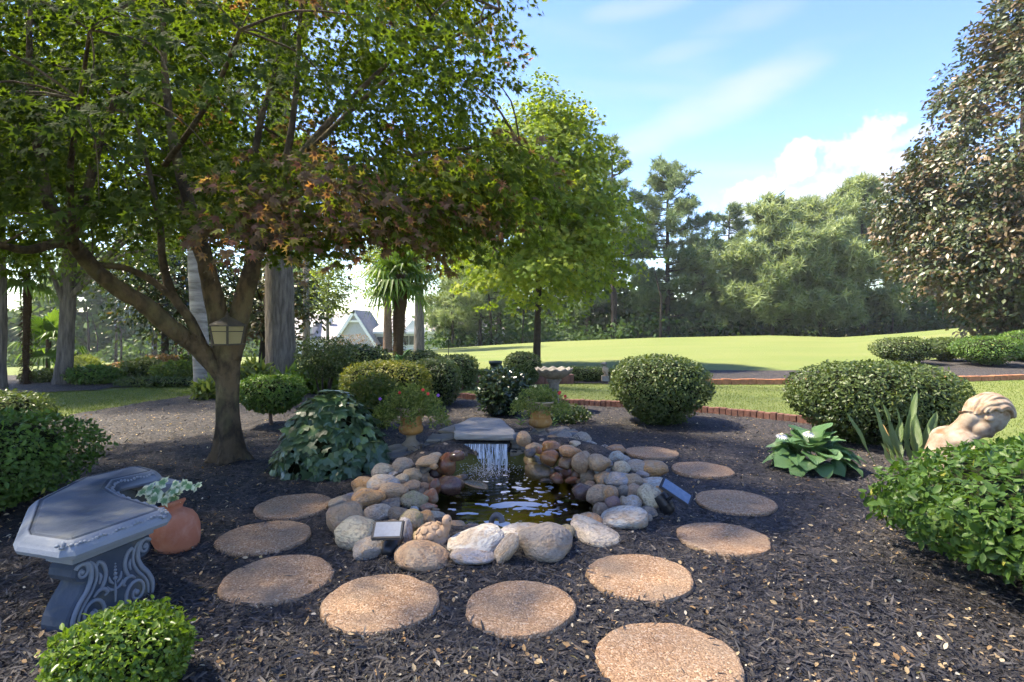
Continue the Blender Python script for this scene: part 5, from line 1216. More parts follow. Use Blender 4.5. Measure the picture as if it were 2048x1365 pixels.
# ------------------------------------------------------------------ stepping stones
STEPS = [(1337, 1318, 'round pebbled stepping stone nearest the camera, cut by the bottom edge', 1.02), (1040, 1210, 'round pebbled stepping stone straight in front of the pond', .93), (762, 1200, 'round pebbled stepping stone in front of the left solar lamp', 1.0), (557, 1153, 'lighter worn stepping stone right of the bench', 1.0),
         (530, 1071, 'stepping stone just right of the terracotta pot, second from the ivy mound', 1.0), (588, 1010, 'stepping stone below the ivy mound, farthest on the left side', .97), (1279, 1149, 'pale stepping stone right of the large front boulders', 1.0), (1446, 1074, 'stepping stone below the right solar lamp', 1.02),
         (1470, 1002, 'stepping stone just right of the right solar lamp', 1.03), (1404, 938, 'small-looking stepping stone beside the big orange stone', 1.0), (1303, 904, 'farthest stepping stone on the right, behind the stone ring', 1.0)]
DISCS = []
for i, (x, y, lab, s) in enumerate(STEPS):
    c = gp(x, y, .045); r = .287 * s; DISCS.append((c.x, c.y, r)); tilt = (rng.uniform(-.02, .02), rng.uniform(-.02, .02))
    prof = [(r * .97, -.03), (r, 0.0), (r, .030), (r * .985, .042), (r * .95, .047), (r * .7, .048), (r * .4, .047), (r * .1, .047)]
    def mod(rr, z, t, k, i=i): return (rr * (1 + .014 * math.sin(3 * t + i) + .010 * math.sin(7 * t + 2 * i) + .007 * math.sin(17 * t + i) - .03 * max(0, math.sin(2 * t + 3 * i)) ** 12), z + rr * (tilt[0] * math.cos(t) + tilt[1] * math.sin(t)) + (.002 * math.sin(5 * t + rr * 30) if k > 3 else 0))
    v, f = lathe(prof, (c.x, c.y, 0.0), 56, mod); o = mesh_obj('stepping_stone', v, f, M['pebble'], None, False, (c.x, c.y, 0)); tag(o, lab, 'stepping stone', 'round stepping stones round the pond')

# ------------------------------------------------------------------ mulch chips and litter
def scatter():
    n = 115000; t = R.rand(n); y0, y1 = 1.5, 10.5; a = .75
    Y = (y0 ** (1 - a - .25) + t * (y1 ** (1 - a - .25) - y0 ** (1 - a - .25))) ** (1 / (1 - a - .25)) if abs(1 - a - .25) > 1e-3 else y0 * (y1 / y0) ** t
    X = (R.rand(n) * 2 - 1) * (Y * 1.02 + .4); ok = in_poly(X, Y, BED1) & (pond_q(X, Y) > 1.5 - .25 * (Y < 4.2)); X, Y = X[ok], Y[ok]
    on = np.zeros(len(X), bool)
    rim = np.zeros(len(X), bool)
    for (cx, cy, r) in DISCS: on |= np.hypot(X - cx, Y - cy) < r * .985; rim |= (np.abs(np.hypot(X - cx, Y - cy) - r * .955) < r * .035) & (np.sin(7 * np.arctan2(Y - cy, X - cx) + 9 * cx) > .25)
    ok = ~on | (R.rand(len(X)) < .012) | (rim & (R.rand(len(X)) < .3)); X, Y, on = X[ok], Y[ok], on[ok]; n = len(X)
    z = np.where(on, .052, mulch_z(X, Y) + .004 + .012 * R.rand(n)); P = np.stack([X, Y, z], 1)
    th = R.rand(n) * 6.28; U = np.stack([np.cos(th), np.sin(th), R.normal(size=n) * .22 * ~on], 1); N = np.array([0, 0, 1.]) + R.normal(size=(n, 3)) * np.where(on, .05, .35)[:, None]
    CH = T([(-.09, 0, 0), (.09, .05, .0), (.07, .55, .06), (.0, 1, .02), (-.08, .6, .03)], [(0, 1, 2), (0, 2, 4), (4, 2, 3)])
    size = (.017 + .05 * R.rand(n) ** 2.6) * np.where(on, .8, 1)
    o = leaves('mulch_chips', P, N, U, size, CH, M['chip'], None, R.rand(n) ** 1.3); tag(o, 'shredded black bark chips covering the bed', 'mulch')
    n = 7000; Y = 1.6 * (10. / 1.6) ** R.rand(n); X = (R.rand(n) * 2 - 1) * (Y * 1.02 + .3); ok = in_poly(X, Y, BED1) & (pond_q(X, Y) > 1.55); X, Y = X[ok], Y[ok]
    on = np.zeros(len(X), bool)
    for (cx, cy, r) in DISCS: on |= np.hypot(X - cx, Y - cy) < r
    ok = ~on | (R.rand(len(X)) < .06); X, Y, on = X[ok], Y[ok], on[ok]; n = len(X)
    P = np.stack([X, Y, np.where(on, .052, mulch_z(X, Y) + .016)], 1); th = R.rand(n) * 6.28; U = np.stack([np.cos(th), np.sin(th), R.normal(size=n) * .1], 1); N = np.array([0, 0, 1.]) + R.normal(size=(n, 3)) * .4
    o = leaves('leaf_litter', P, N, U, .012 + .028 * R.rand(n) ** 2, LEAF4, M['litter'], None); tag(o, 'dry tan leaf scraps scattered over the mulch', 'leaf litter')
scatter()

def grass_blades():
    polys = [(gpoly([(905, 797), (912, 784), (930, 775), (960, 771), (1145, 768), (1420, 769), (1800, 767), (2048, 760), (2300, 756), (2300, 985), (2048, 925), (1800, 880), (1640, 853), (1420, 829), (1130, 811)]), 70000), (gpoly([(60, 852), (180, 828), (300, 807), (400, 792), (420, 772), (300, 775), (190, 783), (-100, 792), (-150, 880)]), 26000)]
    Pn = []
    for poly, n in polys:
        q = np.array(poly); lo, hi = q.min(0), q.max(0); X = R.uniform(lo[0], hi[0], n * 2); Y = R.uniform(lo[1], hi[1], n * 2); ok = in_poly(X, Y, poly); Pn.append(np.stack([X[ok], Y[ok], H(X[ok], Y[ok])], 1)[:n])
    P = np.concatenate(Pn); n = len(P); U = np.array([0, 0, 1.]) + R.normal(size=(n, 3)) * .45; o = leaves('grass', P, R.normal(size=(n, 3)), U, .022 + .022 * R.rand(n), (NEEDLE[0] * np.array([3.2, 1, 1]), NEEDLE[1]), M['blade'], None)
    tag(o, 'short mown grass of the path and the left lawn', 'grass', kind='stuff')
grass_blades()

# ------------------------------------------------------------------ bench
def offset_poly(P, d):
    out = []; n = len(P)
    for i in range(n):
        a, b, c = Vector(P[i - 1]), Vector(P[i]), Vector(P[(i + 1) % n]); e1 = (b - a).normalized(); e2 = (c - b).normalized(); n1 = Vector((-e1.y, e1.x)); n2 = Vector((-e2.y, e2.x)); m = (n1 + n2).normalized(); k = d / max(.45, m.dot(n1)); out.append(b + m * k)
    return out
def bench():
    root = thing('garden_bench', 'blue-grey concrete garden bench with curved seat and scrolled legs', 'bench', (-2.2, 3.1, 0)); z = .455
    O = [(-2.27, 2.60), (-2.20, 2.53), (-1.95, 2.455), (-1.90, 2.475), (-1.76, 2.90), (-1.785, 2.97), (-2.15, 3.19), (-2.33, 3.34), (-2.40, 3.48), (-2.295, 3.68), (-2.32, 3.75), (-2.50, 3.86), (-2.58, 3.83), (-2.70, 3.52), (-2.60, 3.06)]
    n = len(O); prof = [(.028, z - .085), (.0, z - .075), (-.008, z - .058), (.0, z - .04), (.012, z - .025), (.03, z - .008), (.04, z - .002), (.046, z - .002), (.052, z - .008), (.06, z - .004), (.068, z)]
    V = []; Fc = []
    for d, zz in prof: V += [(p.x, p.y, zz) for p in offset_poly(O, d)]
    for i in range(len(prof) - 1):
        for k in range(n): Fc.append((i * n + k, i * n + (k + 1) % n, (i + 1) * n + (k + 1) % n, (i + 1) * n + k))
    Fc.append(tuple(range(n - 1, -1, -1))); Fc.append(tuple((len(prof) - 1) * n + k for k in range(n)))
    seat = mesh_obj('seat', V, Fc, M['bench'], root)
    # worn floral relief round the rim
    mb = MB(); Q = offset_poly(O, .018); rs = random.Random(4)
    for i in (2, 3, 4, 5, 6, 7, 8):
        a, b = Q[i], Q[(i + 1) % n]; L_ = (b - a).length; m = int(L_ / .018)
        for k in range(m):
            t = (k + .5) / m; p = a.lerp(b, t); zz = z - .022 + .006 * math.sin(k * 1.3)
            mb.add(*ellipsoid((p.x, p.y, zz), (.010, .010, .007 + .003 * rs.random()), None, 6, 4))
    for i in (2, 4):
        for k in range(16):
            a = rs.uniform(0, 6.28); r = rs.uniform(0, .032); p = Q[i]; mb.add(*ellipsoid((p.x + r * math.cos(a) * .7, p.y + r * math.sin(a), z - .02 - .012 * math.cos(a)), (.011, .011, .008), None, 6, 4))
    mb.obj('rim_relief', M['bench'], seat, True)
    half = [(.02, 0), (.004, .025), (.0, .05), (.008, .08), (.03, .115), (.062, .15), (.085, .178), (.088, .192), (.066, .196), (.044, .205), (.032, .225), (.036, .25), (.055, .268), (.08, .275)]
    W = .46; out = [Vector(p) for p in half] + [Vector((W - a, b)) for a, b in reversed(half)]
    def leg(A, e1, thick, relief=True):
        e1 = Vector(e1).normalized(); nn = Vector((e1.y, -e1.x, 0)); A = Vector(A)
        def w(s, zz, o=0.): return A + e1 * s + nn * o + Vector((0, 0, zz * 1.205))
        V = [w(p.x, p.y, -.012) for p in out] + [w(.23 + (p.x - .23) * .96, .14 + (p.y - .14) * .97, 0) for p in out]; m = len(out); B = [w(p.x, p.y, -thick) for p in out]
        Fc = [tuple(range(m, 2 * m)), tuple(2 * m + k for k in range(m - 1, -1, -1))]
        for k in range(m): Fc.append((k, (k + 1) % m, m + (k + 1) % m, m + k)); Fc.append((2 * m + k, 2 * m + (k + 1) % m, (k + 1) % m, k))
        L_ = mesh_obj('leg', V + B, Fc, M['bench'], root)
        # cap moulding under the seat
        mb = MB(); rot = Matrix((e1, -nn, Vector((0, 0, 1)))).transposed()
        mb.box(w(W / 2, .288, -thick / 2), (W - .05, thick + .01, .03), rot); mb.box(w(W / 2, .3025 + .008, -thick / 2), (W - .02, thick + .035, .022), rot); mb.obj('cap_moulding', M['bench'], L_)
        if not relief: return
        mb = MB()
        def sp(cx, cz, r0, r1, a0, turns, mirror=False, tr=.009, m=26):
            P = []
            for k in range(m):
                t = k / (m - 1); a = a0 + turns * 2 * math.pi * t; r = r0 + (r1 - r0) * t; s = cx + r * math.cos(a); P.append(w(W - s if mirror else s, cz + r * math.sin(a), .001))
            mb.tube(P, [tr * (1 - .4 * k / (m - 1)) for k in range(m)], 7)
        def ln(pts, mirror=False, tr=.009):
            P, rr = smooth_path([w(W - s if mirror else s, zz, .001) for s, zz in pts], [tr * .5] + [tr] * (len(pts) - 2) + [tr * .35], 6); mb.tube(P, rr, 7)
        for mi in (False, True):
            sp(.118, .058, .062, .012, -.9, 1.35, mi, .010); mb.add(*ellipsoid(w(W - .118 if mi else .118, .058, .0), (.014, .014, .014), None, 8, 6))
            sp(.072, .232, .034, .008, 2.6, -1.15, mi, .009); mb.add(*ellipsoid(w(W - .072 if mi else .072, .232, .0), (.011, .011, .011), None, 8, 6))
            ln([(.028, .02), (.03, .07), (.055, .115), (.092, .155), (.112, .20), (.105, .25), (.075, .264)], mi, .012)
            ln([(.052, .02), (.056, .07), (.08, .108), (.115, .145), (.138, .19), (.132, .235), (.108, .262)], mi, .008)
            ln([(.150, .13), (.172, .155), (.182, .195), (.168, .232), (.146, .245), (.138, .228)], mi, .010)
            ln([(.125, .118), (.150, .135), (.176, .132), (.190, .115), (.176, .105)], mi, .009); ln([(.15, .16), (.158, .185), (.150, .205)], mi, .009)
            ln([(.222, .135), (.205, .15), (.198, .172)], mi, .008); ln([(.226, .11), (.205, .118), (.19, .135)], mi, .008)
        for k, zz in enumerate((.155, .172, .187, .2, .212)): mb.add(*ellipsoid(w(.23, zz, 0), (.011 - .0015 * k,) * 3, None, 8, 6))
        ln([(.23, .06), (.23, .10), (.23, .15)], False, .008)
        mb.obj('scroll_relief', M['bench'], L_, True)
    leg((-1.965, 2.505, 0), (.275, .961, 0), .15)
    leg((-2.62, 3.78, 0), (.80, -.42, 0), .13, False)
bench()

# ------------------------------------------------------------------ terracotta pot with ivy
def pot():
    c = px(352, 1064, 3.52); root = thing('terracotta_pot', 'terracotta face pot leaning beside the bench', 'pot', (c.x, c.y, 0))
    ax = Vector((-.34, .10, .93)).normalized(); rot = ax.to_track_quat('Z', 'Y').to_matrix()
    prof = [(.03, -.135), (.085, -.13), (.105, -.11), (.125, -.06), (.138, .0), (.136, .05), (.118, .095), (.088, .12), (.074, .13), (.072, .14), (.085, .155), (.097, .165), (.098, .178), (.090, .182), (.078, .172), (.066, .14), (.06, .10)]
    V, Fc = lathe(prof, (0, 0, 0), 36); face = (Vector((-.35, -.85, -.30))).normalized()
    VV = []
    for v in V:
        p = rot @ Vector(v); d = p.normalized(); VV.append(c + p)
    mesh_obj('pot_body', VV, Fc[:-1], M['terra'], root, True)
    MB().lathe([(.066, 0), (.03, .008), (.002, .01)], (0, 0, 0), 20).obj
    mb = MB(); s, f = lathe([(.068, .135), (.04, .145), (.003, .147)], (0, 0, 0), 20); mb.add([c + rot @ Vector(v) for v in s], f); mb.obj('soil', M['soil'], root, True)
    # face: nose, cheek, brow and open mouth
    def on(a, h, o=0.):
        d = rot @ Vector((math.cos(a), math.sin(a), 0)); r = np.interp(h, [-.13, -.06, 0, .05, .095], [.085, .125, .138, .136, .118]); return c + d * (r + o) + ax * h
    mb = MB(); a0 = -1.95
    mb.add(*ellipsoid(on(a0, -.005, .004), (.020, .02, .026))); mb.add(*ellipsoid(on(a0 - .28, .02, -.006), (.03, .02, .018))); mb.add(*ellipsoid(on(a0 + .3, .02, -.006), (.03, .02, .018)))
    mb.tube([on(a0 - .1, .045, 0), on(a0 + .1, .055, .002), on(a0 + .4, .05, 0)], [.006, .01, .004], 6); mb.tube([on(a0 - .2, -.06, 0), on(a0 + .1, -.072, .003), on(a0 + .3, -.055, .0)], [.004, .009, .004], 6)
    mb.obj('face', M['terra'], root, True)
    mb = MB(); mb.add(*ellipsoid(on(a0 + .02, -.045, -.012), (.04, .02, .011))); mb.add(*ellipsoid(on(a0 + .28, .032, -.006), (.018, .012, .007))); mb.tube([on(a0 + .3, -.02, .0), on(a0 + .6, -.045, .0), on(a0 + .9, -.03, 0)], [.0025, .003, .001], 4); mb.obj('mouth_opening', M['soil'], root, True)
    return c, ax
PC, PAX = pot()
def varieg_mat():
    m, nt, n, L, b = nodes('cream_edged_ivy'); tc = n.new('ShaderNodeTexCoord'); mp = n.new('ShaderNodeMapping'); mp.inputs['Location'].default_value = (0, -.33, 0); L(tc.outputs['Object'], mp.inputs[0])
    ln = n.new('ShaderNodeVectorMath'); ln.operation = 'LENGTH'; L(mp.outputs[0], ln.inputs[0]); nz = n.new('ShaderNodeTexNoise'); nz.inputs['Scale'].default_value = 5; L(tc.outputs['Object'], nz.inputs['Vector'])
    ad = n.new('ShaderNodeMath'); ad.operation = 'MULTIPLY_ADD'; ad.inputs[1].default_value = .5; L(nz.outputs[0], ad.inputs[0]); L(ln.outputs['Value'], ad.inputs[2])
    r = n.new('ShaderNodeValToRGB'); e = r.color_ramp.elements; e[0].position = .42; e[0].color = rgba((.085, .18, .045)); e[1].position = .66; e[1].color = rgba((.56, .55, .30)); L(ad.outputs[0], r.inputs[0]); L(r.outputs[0], b.inputs['Base Color']); b.inputs['Roughness'].default_value = .45; return m
def pot_ivy():
    m = varieg_mat(); b = PC + PAX * .15; root = thing('variegated_ivy', 'cream-edged ivy trailing from the terracotta pot', 'ivy', b); me = bpy.data.meshes.new('leaf'); me.from_pydata(IVY_V, [], [list(map(int, t)) for t in IVY[1]]); me.materials.append(m)
    spots = [(292, 985), (300, 992), (308, 984), (315, 990), (322, 980), (330, 986), (338, 980), (346, 986), (352, 977), (340, 993), (325, 996), (310, 998), (295, 978), (372, 974), (385, 970), (394, 974), (402, 968), (318, 972), (300, 1006), (345, 968), (362, 975)]
    for i, (x, y) in enumerate(spots):
        p = px(x, y, 3.50 + rng.uniform(-.06, .05)); o = bpy.data.objects.new('leaf', me); link(o, root); o.location = p - b; o.rotation_mode = 'QUATERNION'; o.rotation_quaternion = frame_q((rng.gauss(0, .3), -.75 + rng.gauss(0, .2), .6), (rng.gauss(.2, .6), rng.gauss(-.2, .2), rng.gauss(0, .6))); s = rng.uniform(.055, .085); o.scale = (s, s, s)
    mb = MB(); P, rr = smooth_path([b, px(340, 985, 3.52), px(365, 978, 3.5), px(405, 972, 3.5)], [.003, .003, .0025, .002], 5); mb.tube(P, rr, 5); mb.obj('vine', M['stem'], root)
pot_ivy()

# ------------------------------------------------------------------ solar spot lamps, turtle, pipe
def solar(label, base, head, bdir, pc, pn, plong, plen, pwid, pmatk):
    base = Vector(base); root = thing('solar_spotlight', label, 'lamp', base); head = Vector(head); d = Vector(bdir).normalized()
    MB().tube([base + Vector((0, 0, -.06)), base + Vector((0, 0, .03)), head - d * .03 - Vector((0, 0, .03))], [.010, .014, .016], 10).obj('stake', M['black'], root, True)
    P = [head + d * t for t in (-.062, -.058, -.045, -.02, .0, .003, .02, .05, .085, .090, .088, .07)]; b = MB().tube(P, [.012, .03, .043, .050, .052, .055, .050, .051, .053, .051, .046, .043], 22).obj('lamp_body', M['black'], root, True)
    MB().tube([head - d * .067, head - d * .05], [.011, .013], 10).obj('knob', M['pipe'], b, True)
    n = Vector(pn).normalized(); u = Vector(plong); u = (u - n * u.dot(n)).normalized(); s = n.cross(u); rot = Matrix((u, s, n)).transposed(); pc = Vector(pc)
    bm = bmesh.new(); bmesh.ops.create_cube(bm, size=1)
    for v in bm.verts: v.co = Vector((v.co.x * plen, v.co.y * pwid, v.co.z * .018))
    bmesh.ops.bevel(bm, geom=bm.edges[:], offset=.007, segments=3, affect='EDGES'); V = [pc + rot @ v.co for v in bm.verts]; Fc = [[v.index for v in f.verts] for f in bm.faces]; bm.free()
    p = mesh_obj('solar_panel', V, Fc, M['black'], root); MB().box(pc + n * .0095, (plen - .034, pwid - .034, .003), rot).obj('cells', M[pmatk], p)
    MB().tube([head + d * .02, pc - n * .01], [.014, .012], 8).obj('bracket', M['black'], root, True)
b = gp(780, 1125); solar('black solar spotlight with a pale panel at the front left of the pond', b, px(781, 1096, 3.40), (.12, .55, .32), px(776, 1061, 3.36), (.02, -.55, .86), (1, -.08, .2), .185, .135, 'panel')
b = gp(1337, 1040); solar('black solar spotlight with a bluish panel at the right of the pond', b, px(1333, 1012, 4.12), (-.42, .25, .62), px(1352, 984, 4.02), (.30, -.62, .72), (.80, -.25, -.45), .24, .12, 'panelblue')

def turtle():
    c = px(866, 1078, 3.52); root = thing('turtle_statue', 'small clay turtle figure sitting on the front stones of the pond', 'statue', (c.x, c.y, c.z - .08)); mb = MB(); rot = Matrix.Rotation(-.28, 3, 'Y') @ Matrix.Rotation(.3, 3, 'Z')
    mb.add(*ellipsoid(c + Vector((-.01, 0, .015)), (.105, .085, .082), rot)); mb.add(*ellipsoid(c + Vector((0, 0, -.025)), (.115, .095, .03), rot))
    mb.tube([c + Vector((.06, -.01, .02)), c + Vector((.085, -.015, .075)), c + Vector((.088, -.015, .105))], [.032, .027, .026], 12); mb.add(*ellipsoid(c + Vector((.088, -.02, .118)), (.032, .034, .038)))
    for x, y in ((.075, -.06), (-.06, -.075), (.09, .05), (-.07, .06)): mb.add(*ellipsoid(c + Vector((x, y, -.055)), (.036, .03, .034)))
    mb.add(*ellipsoid(c + Vector((.11, -.075, -.072)), (.03, .026, .02))); mb.add(*ellipsoid(c + Vector((.055, -.095, -.085)), (.026, .024, .02)))
    remeshed('body', mb, M['turtle'], root, .006, 3)
    mb = MB()
    for k, (a, e) in enumerate([(0, 90)] + [(60 * i, 48) for i in range(6)] + [(36 * i + 10, 16) for i in range(10)]):
        a, e = math.radians(a), math.radians(e); d = Vector((math.cos(a) * math.cos(e) * .106, math.sin(a) * math.cos(e) * .086, math.sin(e) * .083)); q = Vector((math.cos(a) * math.cos(e), math.sin(a) * math.cos(e), math.sin(e))).to_track_quat('Z', 'Y').to_matrix(); mb.add(*ellipsoid(c + Vector((-.01, 0, .015)) + rot @ d * .975, (.027, .027, .007), rot @ q, 6, 4))
    mb.obj('shell_plates', M['turtle'], root, True); mb = MB()
    for s in (-1, 1): mb.add(*ellipsoid(c + Vector((.108, -.02 + s * .02, .125)), (.006, .006, .007), None, 8, 6))
    mb.obj('eyes', M['soil'], root, True)
turtle()
P, rr = smooth_path([px(980, 1092, 3.95), px(982, 1060, 3.95), px(984, 1040, 3.95), px(992, 1031, 3.94), px(1001, 1035, 3.93), px(1004, 1046, 3.92)], [.019, .019, .0195, .021, .021, .022], 6)
v, f = tube(P, rr, 16); o = mesh_obj('pump_pipe', v, f, M['pipe'], None, True, P[0]); tag(o, 'bent grey pump pipe rising from the pond water', 'pipe')

# ------------------------------------------------------------------ urns with flowers
def urn(label, flabel, base, s, spread, seed, n_leaf):
    base = Vector(base); root = thing('garden_urn', label, 'urn', base, 'urns beside the waterfall')
    def L_(name, prof, mat): MB().lathe([(r * s, z * s) for r, z in prof], base, 36).obj(name, M[mat], root, True)
    MB().box(base + Vector((0, 0, .018 * s)), (.21 * s, .21 * s, .036 * s)).obj('plinth', M['urnpale'], root)
    L_('foot', [(.098, .036), (.095, .05), (.075, .062), (.052, .09), (.045, .115), (.05, .135), (.062, .142)], 'urnpale')
    L_('bowl', [(.05, .14), (.085, .15), (.115, .172), (.124, .20), (.120, .225), (.108, .238), (.106, .25), (.112, .256), (.106, .264), (.103, .30), (.106, .335)], 'urn')
    L_('rim', [(.104, .33), (.110, .345), (.118, .352), (.112, .36), (.122, .385), (.142, .40), (.158, .408), (.160, .418), (.150, .424), (.128, .415), (.11, .385)], 'urnpale')
    L_('soil', [(.112, .388), (.06, .395), (.003, .398)], 'soil')
    rs = np.random.RandomState(seed); top = base + Vector((0, 0, .40 * s)); pl = thing('potted_flowers', flabel, 'flowers', top, 'flowers in the urns')
    n = n_leaf; d = unit(rs.normal(size=(n, 3))); d[:, 2] = np.abs(d[:, 2]) * 1.0 - .28; q = rs.rand(n, 1) ** .45; P = np.array(top) + d * q * np.array(spread); P[:, 2] -= .22 * (np.hypot(P[:, 0] - top.x, P[:, 1] - top.y) / spread[0]) ** 2 * spread[2]
    P = P[sines(P, seed, 14, 4) > -.25]; n = len(P)
    leaves('foliage', P, rs.normal(size=(n, 3)) + np.array([0, 0, .4]), rs.normal(size=(n, 3)), .018 + .022 * rs.rand(n), LEAF4, M['fern'], pl); mb = MB()
    for i in range(0, n, 45): mb.tube([top + Vector((0, 0, -.03)), top.lerp(Vector(P[i]), .5) + Vector((0, 0, .05)), Vector(P[i])], [.003, .0025, .0015], 4, False)
    mb.obj('stems', M['stem'], pl)
    for k in range(5):
        dd = Vector((rng.uniform(-.8, .8) * spread[0], -rng.uniform(.2, .9) * spread[1], rng.uniform(.05, .75) * spread[2])); c = top + dd; mb = MB()
        for j in range(5):
            a = j * 1.2566; p = Vector((math.cos(a), -.5, math.sin(a))) * .009; mb.add(*ellipsoid(c + p, (.009, .005, .009), None, 7, 5))
        mb.obj('flower', M['red' if k % 4 else ('cream' if seed > 1 else 'purple')], pl, True)
ub = px(822, 908, 6.02); ub.z = .09
urn('ochre urn left of the waterfall, its rim hidden by leaves', 'airy green plants spilling over the left urn', ub, 1.05, (.42, .36, .36), 1, 7500)
ub = px(1081, 880, 6.65); ub.z = .04
urn('ochre urn right of the waterfall with a pale rim', 'straggly yellow-green flowers with red blooms in the right urn', ub, 1.12, (.38, .34, .28), 2, 3600)

def birdbath():
    b = px(1108, 0, 9.1); b.z = 0.02; root = thing('birdbath', 'weathered stone birdbath with a scalloped bowl', 'birdbath', b)
    MB().lathe([(.17, 0), (.17, .05), (.13, .07), (.10, .10), (.075, .16), (.07, .30), (.075, .42), (.09, .47), (.12, .50), (.10, .52)], b, 32, lambda r, z, t, i: (r * (1 + .06 * math.cos(8 * t)), z)).obj('pedestal', M['birdbath'], root, True)
    prof = [(.08, .515), (.14, .53), (.20, .56), (.25, .605), (.285, .65), (.30, .675), (.292, .685), (.27, .665), (.22, .62), (.12, .585), (.01, .58)]
    bowl = MB().lathe(prof, b, 72, lambda r, z, t, i: (r * (1 + (.035 * math.cos(12 * t) if r > .15 else 0)), z + (.016 * math.cos(12 * t) if r > .24 else 0))).obj('bowl', M['birdbath'], root, True)
    MB().lathe([(.235, .63), (.1, .631), (.005, .631)], b, 32).obj('water', M['glass'], bowl)
birdbath()
def bowl_planter():
    b = px(991, 0, 14.); b.z = 0; root = thing('bowl_planter', 'dark green bowl planter on a stone pedestal before the lawn', 'planter', b)
    MB().lathe([(.12, 0), (.12, .05), (.08, .08), (.06, .16), (.065, .25), (.09, .30)], b, 20).obj('pedestal', M['birdbath'], root, True)
    MB().lathe([(.09, .30), (.125, .34), (.135, .42), (.155, .44), (.165, .445), (.165, .505), (.155, .51), (.14, .47), (.02, .46)], b, 24).obj('bowl', pmat('dark_green_plastic', (.02, .035, .03), .45, .4), root, True)
bowl_planter()
def statuette():
    b = px(1210, 0, 13.6); b.z = .12; root = thing('statuette', 'small pale statuette with a dark top at the edge of the far mulch', 'statue', b); mb = MB()
    MB().box(b + Vector((0, 0, .0)), (.16, .16, .12)).obj('plinth', M['birdbath'], root)
    mb.tube([b + Vector((.02, 0, .05)), b + Vector((.02, 0, .12)), b + Vector((0, 0, .22)), b + Vector((-.01, 0, .29))], [.055, .05, .058, .03], 12); mb.add(*ellipsoid(b + Vector((-.05, -.02, .2)), (.02, .03, .07))); mb.add(*ellipsoid(b + Vector((.06, -.02, .2)), (.02, .03, .07)))
    remeshed('body', mb, M['statue'], root, .008, 2); mb = MB(); mb.add(*ellipsoid(b + Vector((-.01, -.01, .34)), (.055, .05, .055))); mb.add(*ellipsoid(b + Vector((-.06, -.03, .35)), (.04, .03, .025))); mb.obj('head', M['slate'], root, True)
statuette()

# ------------------------------------------------------------------ lantern on the maple
def lantern():
    c = px(455, 0, 5.50); zt, zb, zr = [CAMH - (y - HZ) / F * 5.5 for y in (652, 688, 630)]; root = thing('lantern', 'dark metal lantern with amber panes fixed to the maple trunk', 'lantern', (c.x, c.y, zb)); k = math.sqrt(2) * .5
    def sq(r, z, n=4, off=math.pi / 4 + .12): return [(c.x + r * math.cos(off + 2 * math.pi * i / n), c.y + r * math.sin(off + 2 * math.pi * i / n), z) for i in range(n)]
    def frus(r0, z0, r1, z1): return sq(r0, z0, off=OFFA) + sq(r1, z1, off=OFFA), [(0, 1, 5, 4), (1, 2, 6, 5), (2, 3, 7, 6), (3, 0, 4, 7), (3, 2, 1, 0), (4, 5, 6, 7)]
    OFFA = -1.117
    mb = MB(); mb.add(*frus(.172, zt - .004, .168, zt + .008)); mb.add(*frus(.165, zt + .008, .10, zt + .045)); mb.add(*frus(.10, zt + .045, .03, zt + .085)); mb.lathe([(.02, 0), (.024, .01), (.012, .022), (.016, .034), (.004, .05)], (c.x, c.y, zt + .083), 10); mb.obj('roof', M['lampmetal'], root)
    mb = MB(); mb.add(*frus(.16, zb - .014, .165, zb)); mb.obj('base', M['lampmetal'], root)
    A = sq(.118, zb, off=OFFA); B = sq(.148, zt - .004, off=OFFA)
    for i in range(4):
        j = (i + 1) % 4; MB().tube([A[i], B[i]], [.012, .012], 6).obj('post', M['lampmetal'], root)
        a, b, d, e = [Vector(q) for q in (A[i], A[j], B[j], B[i])]; ce = (a + b + d + e) / 4; nn = (b - a).cross(e - a).normalized() * .003
        p = MB(); q = [ce + (w - ce) * .97 for w in (a, b, d, e)]; p.add([w - nn for w in q] + [w + nn for w in q], [(0, 1, 2, 3), (7, 6, 5, 4), (0, 4, 5, 1), (1, 5, 6, 2), (2, 6, 7, 3), (3, 7, 4, 0)]); p.obj('pane', M['lampglass'], root)
        t = MB(); t.tube([a.lerp(e, .70), b.lerp(d, .70)], .006, 5); t.obj('glazing_bar', M['lampmetal'], root)
    MB().box((c.x, c.y + .19, (zt + zb) / 2), (.05, .2, .05)).obj('bracket', M['lampmetal'], root)
lantern()

